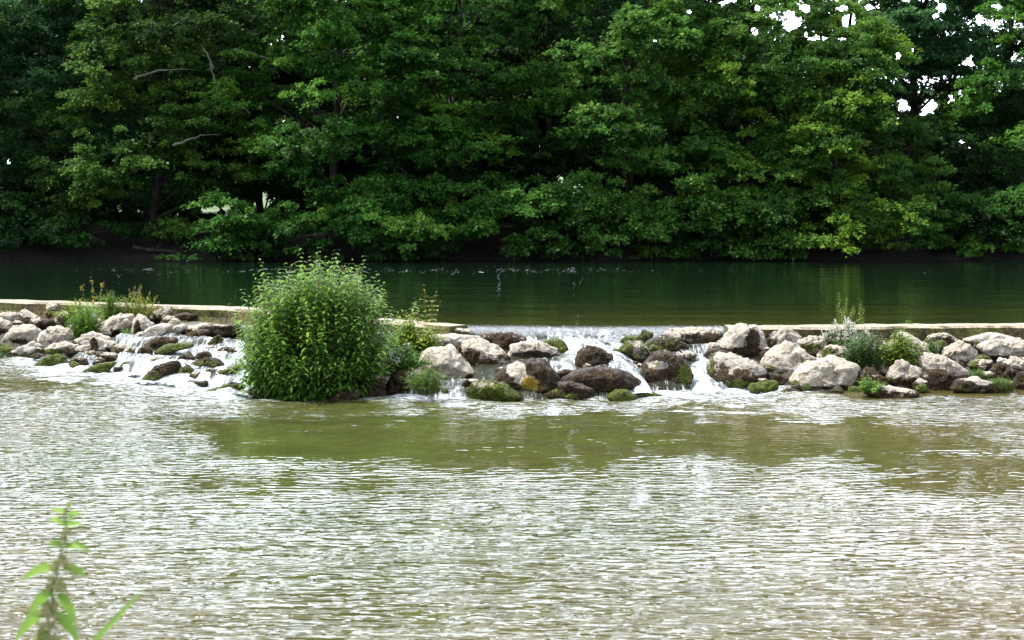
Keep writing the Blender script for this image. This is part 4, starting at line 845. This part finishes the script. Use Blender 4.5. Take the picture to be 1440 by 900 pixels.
def clump(name, label, cat, px, py, wpx, hpx, kind, seed, n=60, L0=.07, W0=.02, step=.035, group='weeds on the weir', fwd=0.12, fat=1.9, stem_m=None, foot=0.35, round_=0.6, **kw):
    """a clump of stems rising at photo point (px, py), hpx tall and wpx wide"""
    r = np.random.default_rng(seed); A = apron(px, min(py, foot_row(px) - 2)); Y0 = A[1] - fwd * 1.5 - 0.06; b = at_y(px, py, Y0); sc = Y0 / FPX
    L0, W0, n = L0 * (1 + (fat - 1) * .45), W0 * fat, int(n * 1.1); t = thing(name, label, cat, b, group); w, h = wpx * sc / 2 * 1.15, hpx * sc * 1.08
    az = r.uniform(0, 6.28, n); rr = np.sqrt(r.uniform(0, 1, n))
    bases = np.stack([np.cos(az) * rr * w * foot, np.sin(az) * rr * w * foot * 0.8, np.full(n, -0.05)], 1)
    ht = h * (1 - round_ * rr ** 2) * r.uniform(0.5, 1.08, n)
    rr2 = rr * (1 + 0.35 * np.sin(az * 2 + seed) + r.normal(0, .12, n))
    tops = np.stack([np.cos(az) * rr2 * w, np.sin(az) * rr2 * w * 0.8, ht], 1)
    stems_plant(t, r, bases, tops, L0, W0, step, kind, stem_m or M_STEM, **kw); return t

# the big bush
A = apron(449, 560); Yb = A[1] + 0.55; bb = at_y(449, 558, Yb); sc = Yb / FPX
bush = thing('leafy_bush', 'big rounded bush of upright leafy stems with pinkish tips, growing out of the weir', 'bush', bb)
r = np.random.default_rng(9); n = 700
az = r.uniform(0, 6.28, n); rr = np.sqrt(r.uniform(0, 1, n)); hw = 109 * sc
prof_h = np.where(rr < 0.72, 1 - 0.10 * (rr / 0.72) ** 2, 0.90 - 0.80 * ((rr - 0.72) / 0.28) ** 1.2 * r.uniform(0.25, 1.0, n))
ht = 188 * sc * prof_h * np.where(r.uniform(0, 1, n) < .16, r.uniform(1.03, 1.14, n), r.uniform(0.78, 1.03, n))
ht *= np.interp(np.cos(az) * rr, [-1, -.5, 0, .5, 1], [.80, .93, 1.0, .98, .86])
bases = np.stack([np.cos(az) * rr * hw * np.where(np.cos(az) > 0, 0.62, 0.76), np.sin(az) * rr * hw * 0.62, np.full(n, -0.15)], 1)
tops = np.stack([np.cos(az) * rr * hw, np.sin(az) * rr * hw * 0.85, ht], 1) + r.normal(0, 1, (n, 3)) * np.array([.15, .13, .03])
stems_plant(bush, r, bases, tops, 0.135, 0.052, 0.052, 'nettle', M_STEM, taper=0.66, droop=0.5, start=0.05, tone_top=0.70, flowers=0.015, arch=0.30, fl_size=0.016, leaf_up=0.25, tone0=0.20)
# ... and a skirt of short stems that hides its foot
sk = 170; az = r.uniform(1.0, 5.5, sk); b2 = np.stack([np.cos(az) * hw * .66, np.sin(az) * hw * .6, np.full(sk, .02)], 1)
t2 = b2 + np.stack([np.cos(az) * hw * r.uniform(.15, .42, sk), np.sin(az) * hw * r.uniform(.15, .36, sk), r.uniform(.10, .62, sk)], 1)
stems_plant(bush, r, b2, t2, 0.115, 0.044, 0.046, 'nettle', M_STEM, taper=0.6, droop=0.6, start=0.0, tone_top=0.30, arch=0.35, leaf_up=0.15, tone0=0.20)

clump('weed', 'leftmost bright green weeds drooping over the pale boulders', 'weed', 119, 474, 56, 54, 'bright', 11, n=120, L0=.060, W0=.019, tone_top=.35, arch=.4, tone0=.3, group='weeds on the left rubble')
clump('weed', 'yellow green weeds beside the weir wall, left of the tall flowering stems', 'weed', 106, 452, 60, 30, 'yellow', 12, n=80, L0=.07, W0=.024, fwd=.05, tone0=.35, tone_top=.4, group='weeds on the left rubble')
clump('flowering_weed', 'tall thin weed with pale yellow flowers against the dark river, among the leftmost weeds', 'weed', 130, 446, 30, 50, 'bright', 13, n=9, L0=.05, W0=.012, step=.05, fwd=.0, flowers=1.0, fl_m=M_YELLOW, round_=.5, tone0=.3, group='weeds on the left rubble', fl_size=.014)
clump('weed', 'rounded green weed between the leftmost weeds and the reddish dock', 'weed', 158, 454, 50, 44, 'bright', 14, n=90, L0=.065, W0=.02, tone0=.3, tone_top=.3, group='weeds on the left rubble', fwd=.05)
clump('dock_plant', 'grassy dock with reddish seed stalks left of the side pool', 'plant', 196, 452, 44, 48, 'yellow', 15, n=70, L0=.09, W0=.009, step=.05, leaf_up=1.2, droop=.25, stem_m=M_REDSTEM, flowers=.3, group='weeds on the left rubble', tone0=.15, tone_top=.35, fwd=.05)
clump('weed', 'small green tuft growing on the spotted grey stone', 'weed', 178, 470, 18, 14, 'bright', 16, n=26, L0=.045, W0=.012, group='weeds on the left rubble', tone0=.2)
clump('weed', 'sparse pale weed between two green weeds at left', 'weed', 140, 458, 22, 20, 'yellow', 17, n=24, L0=.06, W0=.013, group='weeds on the left rubble', tone0=.2)
clump('water_weed', 'little green plant at the waterline on the left edge', 'weed', 3, 506, 12, 16, 'grey', 18, n=14, L0=.05, W0=.02, group='weeds on the left rubble', fwd=.2)
clump('weed', 'yellow green leafy weed right of the big bush', 'weed', 578, 502, 64, 58, 'yellow', 21, n=150, L0=.085, W0=.026, tone0=.22, tone_top=.4, group='weeds right of the big bush', fwd=.05)
clump('weed', 'green weed with white blossoms at the right foot of the big bush', 'weed', 570, 524, 62, 40, 'bright', 22, n=140, L0=.085, W0=.022, tone0=.25, tone_top=.35, flowers=.04, fl_m=M_CREAM, group='weeds right of the big bush', fwd=.25, fl_size=.022)
clump('flowering_weed', 'tall thin yellow green stems against the dark river, right of the big bush', 'weed', 600, 468, 58, 62, 'yellow', 23, n=11, L0=.075, W0=.020, step=.065, start=.25, round_=.4, tone0=.4, tone_top=.35, stem_m=M_REDSTEM, group='weeds right of the big bush', fwd=.0)
clump('weed', 'golden yellow small weed on the bleached slab', 'weed', 606, 490, 24, 16, 'yellow', 24, n=28, L0=.05, W0=.018, tone0=.6, tone_top=.3, group='weeds right of the big bush', fwd=.12)
clump('weed', 'golden weeds along the end of the left weir wall', 'weed', 590, 470, 40, 16, 'yellow', 25, n=40, L0=.06, W0=.02, tone0=.55, tone_top=.3, group='weeds right of the big bush', fwd=.0)
clump('grass_tuft', 'fine green grass tuft hanging from the brown boulder right of the bush', 'grass', 600, 548, 42, 30, 'grass', 26, n=110, L0=.16, W0=.005, step=.045, leaf_up=1.0, droop=.6, fwd=.42, foot=.7, round_=.3, group='weeds right of the big bush', tone0=.3)
clump('weed', 'dark bush sprout with pointed leaves above the brown wedge shaped rock', 'weed', 512, 540, 40, 26, 'bright', 27, n=30, L0=.08, W0=.024, group='weeds right of the big bush', fwd=.2, tone0=.2)
clump('weed', 'grey green shrubby weeds spilling over the right rubble', 'weed', 1214, 515, 66, 52, 'grey', 31, n=170, L0=.055, W0=.017, tone0=.2, tone_top=.35, group='weeds on the right rubble', fwd=.10, foot=.6, arch=.3)
clump('weed', 'yellow green leafy weeds beside the upper white slab', 'weed', 1262, 512, 62, 46, 'yellow', 32, n=110, L0=.085, W0=.021, tone0=.15, tone_top=.35, group='weeds on the right rubble', fwd=.14, foot=.6)
clump('flowering_weed', 'pale grey weed with tiny white blossoms against the right weir wall', 'weed', 1192, 490, 54, 36, 'grey', 33, n=60, L0=.045, W0=.012, flowers=.85, fl_m=M_CREAM, group='weeds on the right rubble', fwd=.0, tone0=.4, fl_size=.013)
clump('goldenrod', 'tall yellow green plume standing against the river at right', 'plant', 1185, 466, 26, 62, 'yellow', 34, n=12, L0=.045, W0=.016, step=.022, tone0=.35, tone_top=.35, stem_m=M_REDSTEM, group='weeds on the right rubble', fwd=-.05, start=.3, round_=.5, foot=.2)
clump('goldenrod', 'thin shorter yellow spike just right of the tall plume', 'plant', 1210, 464, 8, 36, 'yellow', 35, n=4, L0=.045, W0=.014, step=.02, tone0=.4, tone_top=.4, group='weeds on the right rubble', fwd=-.05, start=.1, round_=.3)
clump('weed', 'leafy green sprig at the water between the cream block and the pinkish stone', 'weed', 1224, 547, 44, 20, 'bright', 36, n=40, L0=.055, W0=.020, tone0=.2, group='weeds on the right rubble', fwd=.25)
clump('weed', 'small sprout by the weir wall above the upper white slab', 'weed', 1278, 468, 14, 22, 'bright', 37, n=10, L0=.05, W0=.014, group='weeds on the right rubble', fwd=0, tone0=.3)
clump('weed', 'thin greenery along the crack right of the upper white slab', 'weed', 1312, 494, 24, 22, 'grey', 38, n=30, L0=.05, W0=.012, group='weeds on the right rubble', fwd=.10, tone0=.45)
clump('grass_tuft', 'short green grass tuft under the speckled grey boulder', 'grass', 1376, 529, 26, 12, 'grass', 39, n=60, L0=.07, W0=.006, step=.04, leaf_up=.8, fwd=.12, group='weeds on the right rubble', foot=.7)
clump('grass_tuft', 'mossy grass growing on the stone in the right corner', 'grass', 1408, 540, 30, 10, 'grass', 40, n=60, L0=.06, W0=.006, step=.04, leaf_up=.8, fwd=.2, group='weeds on the right rubble', foot=.8)
clump('weed', 'green sprouts at the tip of the goldenrod stems on the wall', 'weed', 1172, 462, 12, 16, 'bright', 42, n=8, L0=.05, W0=.016, group='weeds on the right rubble', fwd=-.02, tone0=.3)

# ------------------------------------------------------------------ the nettle close to the camera
Yn = 3.05; nb = np.array([at_y(70, 900, Yn)[0] - 0.01, Yn, -0.02]); r = np.random.default_rng(55)
net = thing('nettle', 'out of focus stinging nettle close to the camera in the lower left corner', 'plant', nb)
ptop = at_y(95, 712, Yn) - nb; q = np.linspace(0, 1, 24)[:, None]; mid = at_y(66, 880, Yn) - nb
path = np.concatenate([np.linspace([0, 0, 0], mid, 12)[:-1], np.linspace(mid, ptop, 24)])
path[:, 0] += 0.004 * np.sin(np.arange(len(path)) * 1.3)
V, F = tube(path, np.linspace(0.0042, 0.0018, len(path)), 8); mesh('stem', V, F, M_STEM, net)
S = Yn / FPX
def near_leaf(px, py, tx, ty, w, bend, dy=0.0, tone=.5):
    """from the stem at (px,py) to a tip at (tx,ty): serrated, folded and drooping"""
    a = at_y(px, py, Yn) - nb; b = at_y(tx, ty, Yn + dy) - nb; m = (a + b) / 2 + np.array([0, -0.005, bend * S])
    k = 17; s = np.linspace(0, 1, k)[:, None]; c = a * (1 - s) ** 2 + 2 * m * s * (1 - s) + b * s ** 2
    T = unit(np.gradient(c, axis=0)); vv = np.array([0.15, -0.75, 0.6]); Sd = unit(np.cross(T, vv))
    wd = w * S * 0.5 * np.sin(np.clip(s[:, 0] * 0.93 + 0.07, 0, 1) * math.pi) ** 0.75 * (1 - 0.35 * s[:, 0]); wd *= 1 + 0.16 * (np.arange(k) % 2)
    up = unit(np.cross(Sd, T)); up *= np.sign(up[:, 2:3] + 1e-6)
    L_ = c + Sd * wd[:, None] + up * wd[:, None] * 0.25; R_ = c - Sd * wd[:, None] + up * wd[:, None] * 0.25
    V = np.stack([L_, c, R_], 1).reshape(-1, 3); F = sheet_faces(k, 3)
    mesh('leaf', V, F, GL['front'], net, {'tone': np.clip(tone + 0.2 * s.repeat(3, 1).ravel(), 0, 1)})
for a in [(95, 722, 70, 716, 9, 4), (96, 722, 116, 724, 9, 4), (96, 715, 99, 704, 8, 0), (92, 738, 68, 732, 10, 8), (92, 740, 116, 738, 11, 6), (94, 733, 108, 722, 8, 2), (90, 768, 66, 766, 12, 6), (92, 768, 128, 776, 13, 10),
          (84, 800, 30, 818, 16, 18), (88, 800, 122, 812, 15, 12), (76, 832, 40, 866, 18, 14), (82, 836, 108, 880, 17, 18), (72, 858, 20, 904, 18, 20), (76, 866, 112, 906, 18, 22), (68, 884, 52, 915, 14, 8), (64, 896, 30, 932, 15, 10), (72, 900, 96, 930, 15, 12)]:
    near_leaf(*a, dy=r.uniform(-0.03, 0.03), tone=r.uniform(.25, .6))
B = Bag()
for (px, py, n) in [(92, 752, 4), (87, 782, 9), (84, 790, 9), (80, 812, 12), (76, 822, 13), (72, 846, 15), (70, 856, 15), (66, 876, 16), (64, 890, 18), (94, 745, 3)]:
    for k in range(n):                                              # hanging flower tassels
        a = at_y(px, py, Yn) - nb; an = r.uniform(0, 6.28); ln = r.uniform(.012, .028)
        e = a + np.array([math.cos(an) * ln, math.sin(an) * ln * .6, -ln * r.uniform(.2, 1.3)])
        for s in np.linspace(.25, 1, 6):
            c = a * (1 - s) + e * s + r.normal(0, .0022, 3); V, F = tube([c - [0, 0, .003], c, c + [0, 0, .003]], [.0012, .0034, .0012], 5); B.add(V, F)
V, F = B.out(); mesh('flower_tassels', V, F, plain_material('nettle flowers', (0.24, 0.27, 0.08), (0.40, 0.36, 0.18), 60, .8, .1), net)
gb = at_y(136, 905, 2.9); gb0 = np.array([gb[0] - .06, 2.9, 0.0]); gt = at_y(204, 826, 2.9)
gr_ = thing('grass_plant', 'single out of focus grass blade leaning right beside the near nettle', 'grass', gb0)
k = 14; s = np.linspace(0, 1, k)[:, None]; a, m, b = gb0 * 0, gb - gb0 + np.array([-.01, 0, -.0]), gt - gb0
c = np.concatenate([np.linspace(a, m, 8)[:-1], np.linspace(m, b, 10)]); k = len(c); Sd = unit(np.array([.75, -.35, -.55])); ww = np.interp(np.linspace(0, 1, k), [0, .5, .8, 1], [.004, .0065, .005, .0006])[:, None]
V = np.stack([c - Sd * ww, c + np.array([0, .002, 0]), c + Sd * ww], 1).reshape(-1, 3); mesh('blade', V, sheet_faces(k, 3), GL['front'], gr_, {'tone': np.linspace(.2, .6, k).repeat(3)})

# ------------------------------------------------------------------ camera, sky, sun
cam = bpy.data.cameras.new('camera'); co = bpy.data.objects.new('camera', cam); COL.objects.link(co); scene.camera = co
co.location = (0, 0, CAMZ); co.rotation_euler = (math.pi / 2 - PITCH, 0, 0)
cam.sensor_width = 36; cam.lens = 36 * FPX / 1440; cam.clip_end = 2000; cam.clip_start = 0.05
cam.dof.use_dof = True; cam.dof.focus_distance = 20.0; cam.dof.aperture_fstop = cam.lens / 1000 / 0.011
SUN_EL, SUN_AZ = 60.0, -88.0                                        # degrees; azimuth from +Y (ahead), negative = left
w = bpy.data.worlds.new('World'); scene.world = w; w.use_nodes = True; nt = w.node_tree; nt.nodes.clear()
out = nt.nodes.new('ShaderNodeOutputWorld'); bg = nt.nodes.new('ShaderNodeBackground'); sky = nt.nodes.new('ShaderNodeTexSky')
sky.sky_type = 'NISHITA'; sky.sun_disc = False; sky.sun_elevation = math.radians(SUN_EL); sky.sun_rotation = math.radians(SUN_AZ); sky.air_density = 1.0; sky.dust_density = 4.0; sky.ozone_density = 1.0
# thin bright cloud over the blue, and an added glow low ahead
el, az = math.radians(SUN_EL), math.radians(SUN_AZ); SDIR = (math.sin(az) * math.cos(el), math.cos(az) * math.cos(el), math.sin(el))
def wn(kind, **kw):
    nd = nt.nodes.new('ShaderNode' + kind)
    for k, v in kw.items(): setattr(nd, k, v)
    return nd
tc = wn('TexCoord'); ns = wn('TexNoise'); ns.inputs['Scale'].default_value = 2.6; ns.inputs['Detail'].default_value = 6
dp = wn('VectorMath', operation='DOT_PRODUCT'); dp.inputs[1].default_value = (-0.05, 0.945, 0.322)      # added glow low over the far wood, for white glints on the water
gl = wn('MapRange', interpolation_type='SMOOTHSTEP'); gl.inputs[1].default_value = 0.76; gl.inputs[2].default_value = 1.0; gl.inputs[3].default_value = 0.62; gl.inputs[4].default_value = 4.1
mr = wn('MapRange'); mr.inputs[1].default_value = .35; mr.inputs[2].default_value = .62; mr.inputs[3].default_value = .60; mr.inputs[4].default_value = 1.0
cl = wn('VectorMath', operation='SCALE'); cl.inputs[0].default_value = (11.3, 12.2, 14.2)
mx = wn('Mix', data_type='RGBA')
nt.links.new(tc.outputs['Generated'], ns.inputs['Vector']); nt.links.new(ns.outputs[0], mr.inputs[0]); nt.links.new(mr.outputs[0], mx.inputs[0])
nt.links.new(tc.outputs['Generated'], dp.inputs[0]); nt.links.new(dp.outputs['Value'], gl.inputs[0]); nt.links.new(gl.outputs[0], cl.inputs['Scale']); nt.links.new(cl.outputs[0], mx.inputs[7])
nt.links.new(sky.outputs[0], mx.inputs[6]); nt.links.new(mx.outputs[2], bg.inputs[0]); bg.inputs[1].default_value = 0.12; nt.links.new(bg.outputs[0], out.inputs[0])
sun = bpy.data.lights.new('sun', 'SUN'); so = bpy.data.objects.new('sun', sun); COL.objects.link(so)
sun.energy = 4.4; sun.angle = math.radians(3.0); sun.color = (1.0, 0.95, 0.86)
so.rotation_euler = Vector(SDIR).to_track_quat('Z', 'Y').to_euler(); so.location = (0, 0, 40)
vs = scene.view_settings; vs.view_transform = 'Standard'; vs.look = 'None'; vs.gamma = 1.0; vs.use_curve_mapping = False; vs.exposure = 0.78
scene.cycles.max_bounces = 6; scene.cycles.diffuse_bounces = 2; scene.cycles.glossy_bounces = 3; scene.cycles.transmission_bounces = 3; scene.cycles.transparent_max_bounces = 8
scene.cycles.use_denoising = True
